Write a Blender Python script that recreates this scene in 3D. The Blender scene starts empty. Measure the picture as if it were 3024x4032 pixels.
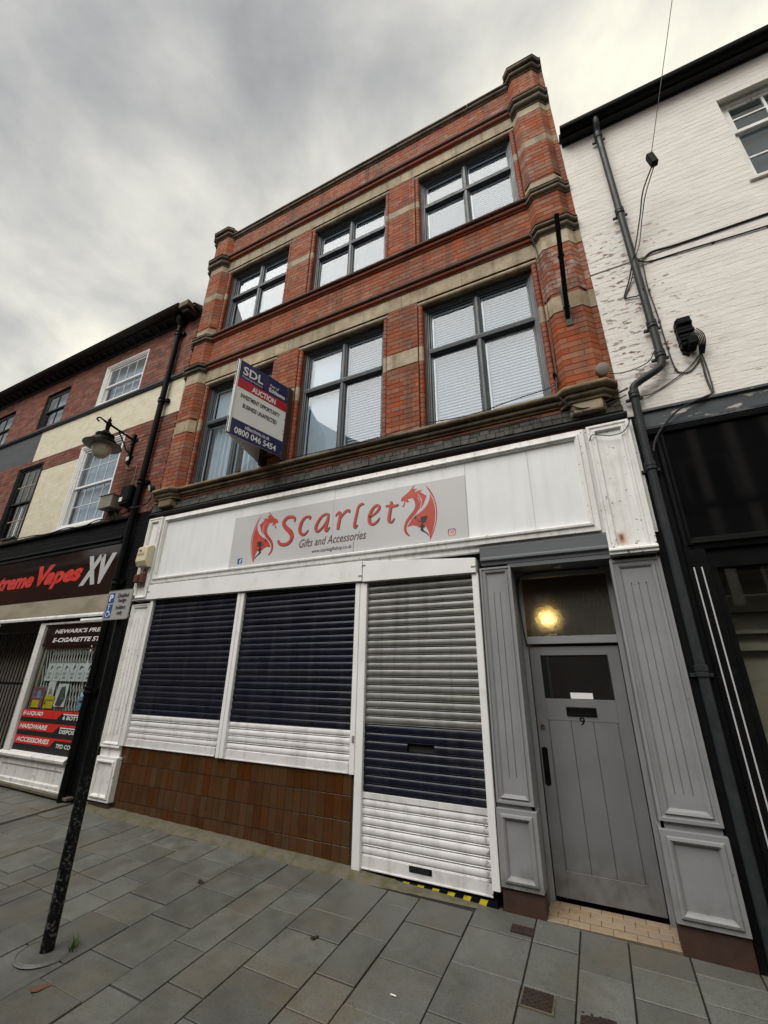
import bpy, bmesh, math, random
from mathutils import Vector, Matrix
from mathutils.geometry import tessellate_polygon
random.seed(11)
SC = bpy.context.scene
COL = SC.collection
rad = math.radians

# ------------------------------------------------------------------ camera
RW = ((0.90157853, -0.14956706, -0.40593822), (0.43243431, 0.33872258, 0.83562407), (0.01251861, -0.92892234, 0.37006293))
CAMP = Vector((0.0, -4.2, 1.62))
cam_d = bpy.data.cameras.new('camera'); cam = bpy.data.objects.new('camera', cam_d); COL.objects.link(cam)
m3 = Matrix(((RW[0][0], -RW[0][1], -RW[0][2]), (RW[1][0], -RW[1][1], -RW[1][2]), (RW[2][0], -RW[2][1], -RW[2][2])))
cam.matrix_world = Matrix.Translation(CAMP) @ m3.to_quaternion().to_matrix().to_4x4()
cam_d.sensor_fit = 'VERTICAL'; cam_d.sensor_height = 36.0; cam_d.lens = 36.0 * 1646.71 / 4032.0
cam_d.clip_start = 0.05; cam_d.clip_end = 3000
SC.camera = cam

# ------------------------------------------------------------------ world, sun, exposure
SUN_DIR = Vector((-0.35, -1.0, 1.35)).normalized()          # towards the light
W = bpy.data.worlds.new('World'); SC.world = W; W.use_nodes = True
nt = W.node_tree; nt.nodes.clear()
def wn(t, **k):
    n = nt.nodes.new(t)
    for a, b in k.items(): setattr(n, a, b)
    return n
sky = wn('ShaderNodeTexSky', sky_type='NISHITA', sun_disc=False)
sky.sun_elevation = math.asin(SUN_DIR.z); sky.sun_rotation = math.atan2(SUN_DIR.x, SUN_DIR.y)
sky.air_density = 1.0; sky.dust_density = 3.0
tc = wn('ShaderNodeTexCoord'); sep = wn('ShaderNodeSeparateXYZ'); nt.links.new(tc.outputs['Generated'], sep.inputs[0])
zz = wn('ShaderNodeMath', operation='MAXIMUM'); nt.links.new(sep.outputs['Z'], zz.inputs[0]); zz.inputs[1].default_value = 0.02
za = wn('ShaderNodeMath', operation='ADD'); nt.links.new(zz.outputs[0], za.inputs[0]); za.inputs[1].default_value = 0.35
dx = wn('ShaderNodeMath', operation='DIVIDE'); nt.links.new(sep.outputs['X'], dx.inputs[0]); nt.links.new(za.outputs[0], dx.inputs[1])
dy = wn('ShaderNodeMath', operation='DIVIDE'); nt.links.new(sep.outputs['Y'], dy.inputs[0]); nt.links.new(za.outputs[0], dy.inputs[1])
cmb = wn('ShaderNodeCombineXYZ'); nt.links.new(dx.outputs[0], cmb.inputs[0]); nt.links.new(dy.outputs[0], cmb.inputs[1])
cmb.inputs[2].default_value = 0.3
n1 = wn('ShaderNodeTexNoise'); n1.inputs['Scale'].default_value = 3.1; n1.inputs['Detail'].default_value = 9; n1.inputs['Roughness'].default_value = 0.55; n1.inputs['Distortion'].default_value = 0.25
nt.links.new(cmb.outputs[0], n1.inputs['Vector'])
n2 = wn('ShaderNodeTexNoise'); n2.inputs['Scale'].default_value = 0.9; n2.inputs['Detail'].default_value = 3
nt.links.new(cmb.outputs[0], n2.inputs['Vector'])
mx = wn('ShaderNodeMath', operation='MULTIPLY_ADD'); nt.links.new(n2.outputs[0], mx.inputs[0]); mx.inputs[1].default_value = 0.9
nt.links.new(n1.outputs[0], mx.inputs[2])
mh = wn('ShaderNodeMath', operation='MULTIPLY'); nt.links.new(mx.outputs[0], mh.inputs[0]); mh.inputs[1].default_value = 0.5263
rp = wn('ShaderNodeValToRGB'); nt.links.new(mh.outputs[0], rp.inputs[0])
e = rp.color_ramp.elements; e[0].position = 0.31; e[0].color = (0.20, 0.201, 0.20, 1); e[1].position = 0.575; e[1].color = (0.62, 0.595, 0.50, 1)
for p, c in ((0.38, (0.265, 0.265, 0.260, 1)), (0.44, (0.345, 0.341, 0.325, 1)), (0.50, (0.45, 0.44, 0.395, 1))):
    q = rp.color_ramp.elements.new(p); q.color = c
skm = wn('ShaderNodeMixRGB', blend_type='MULTIPLY'); skm.inputs[0].default_value = 1.0
nt.links.new(sky.outputs[0], skm.inputs[1]); skm.inputs[2].default_value = (0.07, 0.07, 0.07, 1)
mixw = wn('ShaderNodeMixRGB'); mixw.inputs[0].default_value = 0.92
nt.links.new(skm.outputs[0], mixw.inputs[1]); nt.links.new(rp.outputs[0], mixw.inputs[2])
bg = wn('ShaderNodeBackground'); bg.inputs['Strength'].default_value = 0.95
nt.links.new(mixw.outputs[0], bg.inputs['Color'])
wo = wn('ShaderNodeOutputWorld'); nt.links.new(bg.outputs[0], wo.inputs[0])

sd = bpy.data.lights.new('sun', 'SUN'); sd.energy = 1.4; sd.angle = rad(45); sd.color = (1.0, 0.975, 0.94)
so = bpy.data.objects.new('sun', sd); COL.objects.link(so); so.rotation_euler = SUN_DIR.to_track_quat('Z', 'Y').to_euler()
so.location = (-4, -12, 16)
vs = SC.view_settings; vs.view_transform = 'Standard'; vs.look = 'None'; vs.gamma = 1.0; vs.exposure = 0.95; vs.use_curve_mapping = False

SC.cycles.max_bounces = 6; SC.cycles.diffuse_bounces = 3; SC.cycles.glossy_bounces = 3; SC.cycles.transmission_bounces = 5; SC.cycles.transparent_max_bounces = 8; SC.cycles.caustics_reflective = False; SC.cycles.caustics_refractive = False

# ------------------------------------------------------------------ coordinate helpers
def ax(x, y): return x * (4.2 + y) / 4.2           # facade measure taken on y=0, moved to depth y
def az(z, y): return 1.62 + (z - 1.62) * (4.2 + y) / 4.2
GA, GB, GC = -0.054, -0.0127, 0.045
def gz(x, y): return GA + GB * max(min(x, 8), -14) + GC * max(min(y, 0.0), -2.8)
def gt(x, y):                                       # point read on a level z=0, moved onto the falling pavement
    t = (1.62 - GA + 4.2 * GC) / (1.62 + GB * x + GC * (y + 4.2))
    return x * t, -4.2 + (y + 4.2) * t
def proj(p):
    d = Vector(p) - CAMP
    X = RW[0][0]*d.x + RW[1][0]*d.y + RW[2][0]*d.z; Y = RW[0][1]*d.x + RW[1][1]*d.y + RW[2][1]*d.z; Z = RW[0][2]*d.x + RW[1][2]*d.y + RW[2][2]*d.z
    if Z < 0.05: return None
    return 1512 + 1646.71 * X / Z, 2016 + 1646.71 * Y / Z

# ------------------------------------------------------------------ materials
def mat(name, col, rough=0.6, var=0.12, scale=6.0, bump=0.08, bscale=70.0, rnd=0.0, hue=0.0, metal=0.0, spec=0.5,
        dirt=None, dscale=3.0, damt=0.0, dthr=(0.5, 0.7), patches=(), coat=0.0, stretch=(1, 1, 1), bdist=0.004, rvar=0.1, streak=None):
    m = bpy.data.materials.new(name); m.use_nodes = True
    t = m.node_tree; N = t.nodes; L = t.links; N.clear()
    out = N.new('ShaderNodeOutputMaterial'); b = N.new('ShaderNodeBsdfPrincipled'); L.new(b.outputs[0], out.inputs[0])
    geo = N.new('ShaderNodeNewGeometry'); mp = N.new('ShaderNodeMapping'); mp.inputs['Scale'].default_value = stretch
    L.new(geo.outputs['Position'], mp.inputs[0])
    def noise(s, det=3, r=0.6):
        n = N.new('ShaderNodeTexNoise'); n.inputs['Scale'].default_value = s; n.inputs['Detail'].default_value = det; n.inputs['Roughness'].default_value = r
        L.new(mp.outputs[0], n.inputs['Vector']); return n.outputs[0]
    def mrange(v, a, b_, c, d):
        n = N.new('ShaderNodeMapRange'); L.new(v, n.inputs[0])
        for i, q in enumerate((a, b_, c, d)): n.inputs[i + 1].default_value = q
        return n.outputs[0]
    def mixc(f, a, c, mode='MIX'):
        n = N.new('ShaderNodeMixRGB'); n.blend_type = mode
        if isinstance(f, float): n.inputs[0].default_value = f
        else: L.new(f, n.inputs[0])
        for i, q in ((1, a), (2, c)):
            if isinstance(q, tuple): n.inputs[i].default_value = (*q, 1)
            else: L.new(q, n.inputs[i])
        return n.outputs[0]
    nz = noise(scale)
    val = mrange(nz, 0.25, 0.75, 1 - var, 1 + var)
    hs = N.new('ShaderNodeHueSaturation'); hs.inputs['Color'].default_value = (*col, 1); hs.inputs['Fac'].default_value = 1
    if rnd or hue:
        oi = N.new('ShaderNodeObjectInfo'); ad = N.new('ShaderNodeMath'); ad.operation = 'ADD'
        L.new(oi.outputs['Random'], ad.inputs[0]); L.new(geo.outputs['Random Per Island'], ad.inputs[1])
        fr = N.new('ShaderNodeMath'); fr.operation = 'FRACT'; L.new(ad.outputs[0], fr.inputs[0])
        rr = mrange(fr.outputs[0], 0, 1, 1 - rnd, 1 + rnd)
        mu = N.new('ShaderNodeMath'); mu.operation = 'MULTIPLY'; L.new(rr, mu.inputs[0]); L.new(val, mu.inputs[1]); val = mu.outputs[0]
        f2 = N.new('ShaderNodeMath'); f2.operation = 'MULTIPLY'; L.new(fr.outputs[0], f2.inputs[0]); f2.inputs[1].default_value = 7.31
        f3 = N.new('ShaderNodeMath'); f3.operation = 'FRACT'; L.new(f2.outputs[0], f3.inputs[0])
        L.new(mrange(f3.outputs[0], 0, 1, 0.5 - hue, 0.5 + hue), hs.inputs['Hue'])
        L.new(mrange(f3.outputs[0], 0, 1, 1.12, 0.85), hs.inputs['Saturation'])
    L.new(val, hs.inputs['Value'])
    c = hs.outputs[0]
    if dirt:
        dn = noise(dscale, 5, 0.68)
        c = mixc(mrange(dn, dthr[0], dthr[1], 0.0, damt), c, dirt)
    for pc, ps, lo, hi, amt, box in patches:          # worn or stained areas with a place of their own: box = x0,x1,z0,z1
        pn = noise(ps, 5, 0.62); f = mrange(pn, lo, hi, 0.0, amt)
        if box:
            sx = N.new('ShaderNodeSeparateXYZ'); L.new(geo.outputs['Position'], sx.inputs[0])
            for ch, a0, a1, w in (('X', box[0], box[1], box[4]), ('Z', box[2], box[3], box[4])):
                for v0, v1 in ((a0 - w, a0 + w), (a1 + w, a1 - w)):
                    k = N.new('ShaderNodeMath'); k.operation = 'MULTIPLY'; L.new(f, k.inputs[0]); L.new(mrange(sx.outputs[ch], v0, v1, 0, 1), k.inputs[1]); f = k.outputs[0]
        c = mixc(f, c, pc)
    if streak:                                        # rain-washed vertical dirt runs
        m2 = N.new('ShaderNodeMapping'); m2.inputs['Scale'].default_value = (streak[2], streak[2], streak[2] * 0.07); L.new(geo.outputs['Position'], m2.inputs[0])
        sn = N.new('ShaderNodeTexNoise'); sn.inputs['Scale'].default_value = 1.0; sn.inputs['Detail'].default_value = 4; L.new(m2.outputs[0], sn.inputs['Vector'])
        c = mixc(mrange(sn.outputs[0], 0.5, 0.72, 0.0, streak[1]), c, streak[0])
    L.new(c, b.inputs['Base Color'])
    L.new(mrange(nz, 0.3, 0.7, max(rough - rvar, 0.03), min(rough + rvar, 1)), b.inputs['Roughness'])
    b.inputs['Metallic'].default_value = metal
    b.inputs['Specular IOR Level'].default_value = spec
    if coat: b.inputs['Coat Weight'].default_value = coat; b.inputs['Coat Roughness'].default_value = 0.08
    if bump:
        bp = N.new('ShaderNodeBump'); bp.inputs['Strength'].default_value = bump; bp.inputs['Distance'].default_value = bdist
        L.new(noise(bscale, 3, 0.65), bp.inputs['Height']); L.new(bp.outputs[0], b.inputs['Normal'])
    return m

def glass(name, tint=(0.84, 0.89, 0.93), wob=0.0015, rough=0.0, obscure=0.0):
    m = bpy.data.materials.new(name); m.use_nodes = True
    t = m.node_tree; N = t.nodes; L = t.links; N.clear()
    out = N.new('ShaderNodeOutputMaterial'); mx = N.new('ShaderNodeMixShader'); L.new(mx.outputs[0], out.inputs[0])
    geo = N.new('ShaderNodeNewGeometry'); n = N.new('ShaderNodeTexNoise'); n.inputs['Scale'].default_value = 1.6 if not obscure else 130
    L.new(geo.outputs['Position'], n.inputs['Vector'])
    bp = N.new('ShaderNodeBump'); bp.inputs['Strength'].default_value = 0.0 if not obscure else obscure; bp.inputs['Distance'].default_value = wob; L.new(n.outputs[0], bp.inputs['Height'])
    dt = N.new('ShaderNodeVectorMath'); dt.operation = 'DOT_PRODUCT'; L.new(bp.outputs[0], dt.inputs[0]); L.new(geo.outputs['Incoming'], dt.inputs[1])
    def mth(op, a, b):
        k = N.new('ShaderNodeMath'); k.operation = op
        for i_, q_ in ((0, a), (1, b)):
            if q_ is None: continue
            if isinstance(q_, float): k.inputs[i_].default_value = q_
            else: L.new(q_, k.inputs[i_])
        return k.outputs[0]
    sch = mth('ADD', mth('MULTIPLY', mth('POWER', mth('SUBTRACT', 1.0, mth('ABSOLUTE', dt.outputs['Value'], None)), 5.0), 0.955), 0.045)   # both faces of the pane
    g = N.new('ShaderNodeBsdfGlossy'); g.inputs['Roughness'].default_value = 0.015 if not obscure else 0.12; L.new(bp.outputs[0], g.inputs['Normal'])
    if obscure:
        tr = N.new('ShaderNodeBsdfRefraction'); tr.inputs['IOR'].default_value = 1.3; tr.inputs['Roughness'].default_value = rough; L.new(bp.outputs[0], tr.inputs['Normal'])
    else: tr = N.new('ShaderNodeBsdfTransparent')
    tr.inputs['Color'].default_value = (*tint, 1)
    L.new(sch, mx.inputs[0]); L.new(tr.outputs[0], mx.inputs[1]); L.new(g.outputs[0], mx.inputs[2])
    return m
def emit(name, col, s):
    m = bpy.data.materials.new(name); m.use_nodes = True; t = m.node_tree; t.nodes.clear()
    o = t.nodes.new('ShaderNodeOutputMaterial'); e_ = t.nodes.new('ShaderNodeEmission'); e_.inputs[0].default_value = (*col, 1); e_.inputs[1].default_value = s
    t.links.new(e_.outputs[0], o.inputs[0]); return m

SOOT = (0.035, 0.03, 0.026)
EFF = (0.42, 0.36, 0.33)
M = {}
M['brick'] = mat('red_facing_brick', (0.280, 0.074, 0.022), 0.82, 0.16, 14, 0.4, 100, rnd=0.17, hue=0.007, dirt=SOOT, dscale=1.5, damt=0.62, dthr=(0.48, 0.75), streak=((0.045, 0.028, 0.02), 0.65, 5.0),
    patches=((EFF, 9, 0.46, 0.66, 0.75, (0.04, 0.75, 5.6, 6.85, 0.12)), (EFF, 7, 0.5, 0.7, 0.65, (0.04, 0.24, 7.8, 9.6, 0.1)), (EFF, 5, 0.55, 0.72, 0.5, (-6.0, 0.7, 9.9, 10.7, 0.08)), (EFF, 3, 0.6, 0.75, 0.35, None)))
M['brick_old'] = mat('dark_red_stock_brick', (0.19, 0.062, 0.037), 0.85, 0.2, 18, 0.3, 110, rnd=0.32, hue=0.008, dirt=(0.03, 0.022, 0.02), dscale=3.5, damt=0.7, dthr=(0.48, 0.7), patches=((EFF, 6, 0.62, 0.75, 0.4, None),))
M['mortar'] = mat('red_brown_mortar', (0.21, 0.068, 0.028), 0.95, 0.2, 9, 0.4, 90)
M['mortar_old'] = mat('sooty_mortar', (0.06, 0.035, 0.028), 0.95, 0.25, 9, 0.4, 90)
M['stone'] = mat('buff_sandstone', (0.41, 0.345, 0.245), 0.85, 0.2, 5, 0.5, 45, rnd=0.14, dirt=(0.16, 0.105, 0.055), dscale=4, damt=0.6, dthr=(0.45, 0.7), bdist=0.008, streak=((0.09, 0.07, 0.045), 0.5, 9.0), patches=(((0.10, 0.08, 0.055), 2.2, 0.52, 0.72, 0.45, None), ((0.30, 0.17, 0.06), 7, 0.52, 0.66, 0.5, None)))
M['stone_dirty'] = mat('soot_stained_sandstone', (0.17, 0.135, 0.095), 0.88, 0.25, 6, 0.4, 50, rnd=0.12, dirt=(0.035, 0.034, 0.022), dscale=4, damt=0.85, dthr=(0.42, 0.66), bdist=0.008)
M['stone_sill'] = mat('weathered_sill_stone', (0.22, 0.165, 0.10), 0.85, 0.22, 7, 0.4, 50, rnd=0.1, dirt=(0.05, 0.042, 0.028), dscale=4, damt=0.8, dthr=(0.44, 0.68), bdist=0.006)
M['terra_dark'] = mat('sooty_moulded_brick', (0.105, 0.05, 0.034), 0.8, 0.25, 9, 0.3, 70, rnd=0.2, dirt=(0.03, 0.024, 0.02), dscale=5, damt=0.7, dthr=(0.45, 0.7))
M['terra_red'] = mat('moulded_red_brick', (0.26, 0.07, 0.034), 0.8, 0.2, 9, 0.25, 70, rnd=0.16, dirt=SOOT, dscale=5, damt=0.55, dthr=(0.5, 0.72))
M['frame'] = mat('blue_grey_window_paint', (0.040, 0.051, 0.059), 0.5, 0.15, 8, 0.12, 60, dirt=(0.20, 0.21, 0.21), dscale=14, damt=0.45, dthr=(0.58, 0.7), stretch=(1, 1, 0.35))
M['white'] = mat('white_gloss_paint', (0.80, 0.80, 0.80), 0.45, 0.04, 3, 0.06, 40, dirt=(0.42, 0.41, 0.38), dscale=5, damt=0.4, dthr=(0.55, 0.78))
M['white_old'] = mat('peeling_white_paint', (0.79, 0.79, 0.775), 0.55, 0.05, 3, 0.15, 40, streak=((0.40, 0.37, 0.31), 0.45, 14.0), dirt=(0.45, 0.42, 0.36), dscale=4, damt=0.5, dthr=(0.52, 0.75),
    patches=(((0.10, 0.07, 0.05), 16, 0.60, 0.64, 0.9, (0.15, 0.8, 2.55, 2.86, 0.04)), ((0.16, 0.12, 0.09), 20, 0.64, 0.67, 0.85, None), ((0.42, 0.17, 0.035), 10, 0.25, 0.45, 0.85, (0.335, 0.395, 2.76, 2.87, 0.022)), ((0.10, 0.035, 0.015), 14, 0.3, 0.45, 0.9, (0.353, 0.378, 2.80, 2.85, 0.010))))
M['board'] = mat('white_fascia_board', (0.79, 0.80, 0.81), 0.5, 0.04, 2, 0.12, 30, streak=((0.56, 0.56, 0.55), 0.3, 10.0), dirt=(0.60, 0.62, 0.64), dscale=2.2, damt=0.35, dthr=(0.45, 0.7), stretch=(1, 1, 0.5))
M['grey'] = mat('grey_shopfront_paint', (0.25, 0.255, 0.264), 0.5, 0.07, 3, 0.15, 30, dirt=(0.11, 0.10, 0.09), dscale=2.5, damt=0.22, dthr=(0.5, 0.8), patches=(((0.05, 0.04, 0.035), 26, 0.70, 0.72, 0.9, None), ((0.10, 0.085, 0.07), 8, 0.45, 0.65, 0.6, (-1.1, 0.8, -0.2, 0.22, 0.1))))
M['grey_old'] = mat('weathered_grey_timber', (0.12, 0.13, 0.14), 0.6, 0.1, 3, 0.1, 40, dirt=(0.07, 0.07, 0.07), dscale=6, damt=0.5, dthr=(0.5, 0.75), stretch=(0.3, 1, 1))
M['door'] = mat('grey_door_paint', (0.160, 0.162, 0.168), 0.45, 0.05, 3, 0.05, 40, dirt=(0.09, 0.088, 0.082), dscale=2.0, damt=0.22, dthr=(0.48, 0.8), patches=(((0.06, 0.055, 0.05), 30, 0.70, 0.72, 0.8, None), ((0.085, 0.08, 0.07), 7, 0.42, 0.62, 0.6, (-0.7, 0.3, -0.2, 0.3, 0.12))))
M['navy'] = mat('navy_shutter_paint', (0.0065, 0.0078, 0.019), 0.34, 0.12, 4, 0.0, 30, rnd=0.15, spec=0.35, streak=((0.035, 0.035, 0.04), 0.6, 9.0), dirt=(0.03, 0.03, 0.036), dscale=10, damt=0.35, dthr=(0.6, 0.75))
M['galv'] = mat('dull_galvanised_steel', (0.20, 0.20, 0.187), 0.42, 0.1, 5, 0.0, 30, metal=0.25, rnd=0.08, streak=((0.08, 0.075, 0.065), 0.6, 9.0), dirt=(0.09, 0.085, 0.075), dscale=6, damt=0.5, dthr=(0.5, 0.75))
M['shut_white'] = mat('white_shutter_paint', (0.72, 0.71, 0.71), 0.38, 0.06, 5, 0.0, 30, rnd=0.04, streak=((0.36, 0.33, 0.30), 0.42, 9.0), dirt=(0.36, 0.33, 0.30), dscale=7, damt=0.5, dthr=(0.52, 0.75),
    patches=(((0.06, 0.025, 0.015), 22, 0.50, 0.56, 0.95, (-1.06, -0.9, -0.1, 0.66, 0.02)),))
M['tile'] = mat('brown_glazed_tile', (0.072, 0.029, 0.008), 0.16, 0.14, 11, 0.06, 25, rnd=0.16, hue=0.012, dirt=(0.05, 0.03, 0.02), dscale=6, damt=0.6, dthr=(0.5, 0.75), patches=((( 0.35, 0.33, 0.30), 30, 0.66, 0.72, 0.6, (-5.8, -2.3, 0.02, 0.2, 0.04)),))
M['grout'] = mat('dark_grout', (0.035, 0.02, 0.013), 0.95, 0.2, 9, 0.2)
M['brownpaint'] = mat('brown_painted_base', (0.05, 0.022, 0.014), 0.75, 0.25, 9, 0.4, 60, dirt=(0.02, 0.012, 0.01), dscale=8, damt=0.6)
M['slab'] = mat('grey_sandstone_paving', (0.132, 0.136, 0.121), 0.46, 0.16, 5, 0.55, 150, rnd=0.20, hue=0.012, dirt=(0.055, 0.054, 0.043), dscale=2.6, damt=0.7, dthr=(0.45, 0.75), patches=(((0.14, 0.11, 0.065), 1.7, 0.5, 0.72, 0.6, None), ((0.025, 0.025, 0.024), 24, 0.675, 0.70, 0.75, None), ((0.055, 0.056, 0.05), 75, 0.5, 0.62, 0.4, None)), bdist=0.003)
M['joint'] = mat('dark_paving_joint', (0.014, 0.0135, 0.012), 0.95, 0.2, 20, 0.3, 90)
M['concrete'] = mat('stained_concrete', (0.135, 0.122, 0.092), 0.9, 0.2, 9, 0.5, 90, dirt=(0.06, 0.055, 0.038), dscale=7, damt=0.7, patches=(((0.062, 0.066, 0.018), 9, 0.42, 0.64, 0.75, None),))
M['asphalt'] = mat('asphalt', (0.055, 0.055, 0.055), 0.9, 0.2, 20, 0.5, 200)
M['iron'] = mat('cast_iron_cover', (0.035, 0.022, 0.018), 0.7, 0.25, 30, 0.3, 80, metal=0.2)
M['black'] = mat('black_gloss_paint', (0.006, 0.0062, 0.0066), 0.4, 0.15, 6, 0.08, 50, spec=0.06, dirt=(0.03, 0.03, 0.03), dscale=12, damt=0.35, dthr=(0.62, 0.75))
M['black_matt'] = mat('black_painted_brick', (0.007, 0.0072, 0.008), 0.6, 0.2, 8, 0.3, 70, rnd=0.12, spec=0.08, dirt=(0.035, 0.035, 0.035), dscale=9, damt=0.4, dthr=(0.6, 0.75))
M['blackboard'] = mat('weathered_black_timber', (0.014, 0.015, 0.017), 0.55, 0.2, 6, 0.2, 60, spec=0.25, dirt=(0.05, 0.052, 0.056), dscale=7, damt=0.5, dthr=(0.5, 0.75), stretch=(0.3, 1, 1))
M['slate_paint'] = mat('dark_slate_paint', (0.055, 0.062, 0.07), 0.7, 0.12, 6, 0.25, 70, rnd=0.1)
M['lead'] = mat('streaked_lead_and_slate', (0.055, 0.052, 0.047), 0.75, 0.25, 7, 0.35, 60, rnd=0.45, dirt=(0.18, 0.17, 0.15), dscale=9, damt=0.5, dthr=(0.52, 0.72), stretch=(3, 1, 0.5))
M['peel_blue'] = mat('peeling_blue_black_board', (0.045, 0.052, 0.062), 0.5, 0.15, 6, 0.1, 40, dirt=(0.11, 0.115, 0.12), dscale=8, damt=0.4, stretch=(0.4, 1, 1), patches=(((0.5, 0.49, 0.45), 12, 0.565, 0.585, 0.95, (0.9, 3.5, 3.9, 4.03, 0.05)),))
M['cream'] = mat('cream_masonry_paint', (0.68, 0.635, 0.485), 0.75, 0.05, 6, 0.25, 70, rnd=0.05, dirt=(0.46, 0.42, 0.30), dscale=5, damt=0.5, dthr=(0.5, 0.75))
M['whitewall'] = mat('white_masonry_paint', (0.77, 0.735, 0.69), 0.75, 0.05, 5, 1.0, 22, bdist=0.006, stretch=(0.6, 1, 1.5), rnd=0.03, dirt=(0.46, 0.41, 0.35), dscale=3, damt=0.4, dthr=(0.5, 0.78),
    patches=(((0.26, 0.22, 0.19), 13, 0.57, 0.585, 0.9, (0.55, 1.05, 4.3, 6.65, 0.15)), ((0.19, 0.055, 0.035), 11, 0.60, 0.615, 0.95, (0.55, 1.4, 4.3, 6.6, 0.2)), ((0.22, 0.18, 0.15), 14, 0.66, 0.675, 0.9, (0.6, 3, 4.1, 5.6, 0.3))))
M['pipe'] = mat('dark_grey_pipe', (0.026, 0.030, 0.033), 0.42, 0.12, 8, 0.06, 60, spec=0.2, dirt=(0.07, 0.07, 0.066), dscale=9, damt=0.35)
M['wire'] = mat('black_cable', (0.010, 0.010, 0.011), 0.6, 0.1, 8, 0)
M['sign_grey'] = mat('pale_grey_sign_panel', (0.53, 0.53, 0.54), 0.42, 0.03, 2, 0.02, 20)
M['plate'] = mat('dull_reflective_sign_face', (0.36, 0.36, 0.355), 0.45, 0.05, 6, 0)
M['scarlet'] = mat('scarlet_print', (0.46, 0.052, 0.032), 0.45, 0.1, 5, 0)
M['shadow_print'] = mat('dark_red_print', (0.10, 0.03, 0.035), 0.5, 0.1, 5, 0)
M['blackprint'] = mat('black_print', (0.012, 0.012, 0.014), 0.5, 0.1, 5, 0)
M['whiteprint'] = mat('white_print', (0.80, 0.80, 0.80), 0.4, 0.03, 5, 0)
M['bluedk'] = mat('dark_blue_print', (0.014, 0.016, 0.085), 0.35, 0.06, 5, 0)
M['redprint'] = mat('crimson_print', (0.43, 0.011, 0.03), 0.35, 0.06, 5, 0)
M['vred'] = mat('bright_red_vinyl', (0.62, 0.03, 0.022), 0.3, 0.08, 5, 0)
M['vbrown'] = mat('glossy_brown_sign', (0.017, 0.0095, 0.008), 0.07, 0.1, 3, 0.01, 4, spec=0.38, rvar=0.02)
M['gloss_black'] = mat('gloss_black_panel', (0.004, 0.004, 0.0045), 0.06, 0.1, 3, 0.01, 4, spec=0.3, rvar=0.02)
M['vgrey'] = mat('silver_vinyl', (0.48, 0.48, 0.49), 0.4, 0.04, 3, 0)
M['parkblue'] = mat('parking_blue', (0.015, 0.085, 0.28), 0.35, 0.05, 5, 0)
M['beige'] = mat('beige_shutter_box', (0.36, 0.31, 0.235), 0.65, 0.12, 4, 0.1, 40, dirt=(0.15, 0.14, 0.09), dscale=3, damt=0.7, stretch=(0.3, 1, 1))
M['blind'] = mat('white_blind_slat', (0.29, 0.325, 0.37), 0.5, 0.03, 5, 0)
M['roller'] = mat('white_roller_blind', (0.56, 0.59, 0.61), 0.6, 0.04, 3, 0)
M['slat_gap'] = mat('grey_slat_gap_backing', (0.15, 0.17, 0.19), 0.9, 0.1, 4, 0)  # tone of the sheet added behind the blinds to lighten the slat gaps
M['fabric'] = mat('white_curtain_cloth', (0.76, 0.79, 0.80), 0.8, 0.05, 5, 0.05, 90)
M['room'] = mat('dim_room_wall', (0.13, 0.12, 0.11), 0.9, 0.1, 2, 0)
M['dark'] = mat('dark_void', (0.02, 0.02, 0.02), 0.9, 0.1, 2, 0)
M['glass'] = glass('window_glass'); M['glass_dark'] = glass('shop_window_glass', (0.90, 0.93, 0.92), 0.0006)
M['obscure'] = glass('obscured_glass', (0.80, 0.76, 0.62), 0.006, 0.10, 1.0)
M['plastic_cream'] = mat('cream_plastic', (0.62, 0.56, 0.38), 0.45, 0.05, 5, 0.03)
M['rustbox'] = mat('oxblood_painted_metal', (0.10, 0.022, 0.017), 0.5, 0.2, 9, 0.1)
M['zinc'] = mat('zinc_grey_box', (0.22, 0.20, 0.17), 0.6, 0.2, 6, 0.15)
M['brass'] = mat('chrome_metal', (0.6, 0.6, 0.58), 0.25, 0.05, 5, 0, metal=1.0)
M['yellow'] = mat('hazard_yellow', (0.62, 0.50, 0.02), 0.6, 0.15, 12, 0.05, dirt=(0.10, 0.08, 0.03), dscale=14, damt=0.8, dthr=(0.5, 0.65))
M['threshold'] = mat('terracotta_threshold_tile', (0.30, 0.225, 0.155), 0.6, 0.12, 9, 0.1, 50, rnd=0.1, dirt=(0.12, 0.09, 0.06), dscale=9, damt=0.6, dthr=(0.5, 0.72))
M['hall'] = mat('brown_hall_wall', (0.075, 0.05, 0.03), 0.8, 0.1, 2, 0)
M['roof'] = mat('slate_roof', (0.06, 0.06, 0.065), 0.7, 0.2, 8, 0.2)
M['leaf'] = mat('weed_green', (0.06, 0.10, 0.02), 0.6, 0.2, 20, 0)
M['deadleaf'] = mat('fallen_leaf_brown', (0.13, 0.06, 0.035), 0.7, 0.25, 20, 0)
M['polepaint'] = mat('flaking_black_pole_paint', (0.007, 0.0073, 0.0078), 0.4, 0.15, 10, 0.25, 40, spec=0.12, patches=(((0.11, 0.113, 0.113), 45, 0.56, 0.60, 0.8, (-4, -3, -0.2, 0.85, 0.15)), ((0.07, 0.073, 0.073), 50, 0.64, 0.66, 0.7, None)))
M['lampglass'] = glass('lamp_bowl_glass', (0.80, 0.78, 0.68), 0.004)
M['opal'] = mat('opal_lamp_bowl', (0.55, 0.52, 0.42), 0.25, 0.08, 6, 0.03)
M['warm'] = emit('lit_bulb', (1.0, 0.66, 0.19), 0.85)

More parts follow.
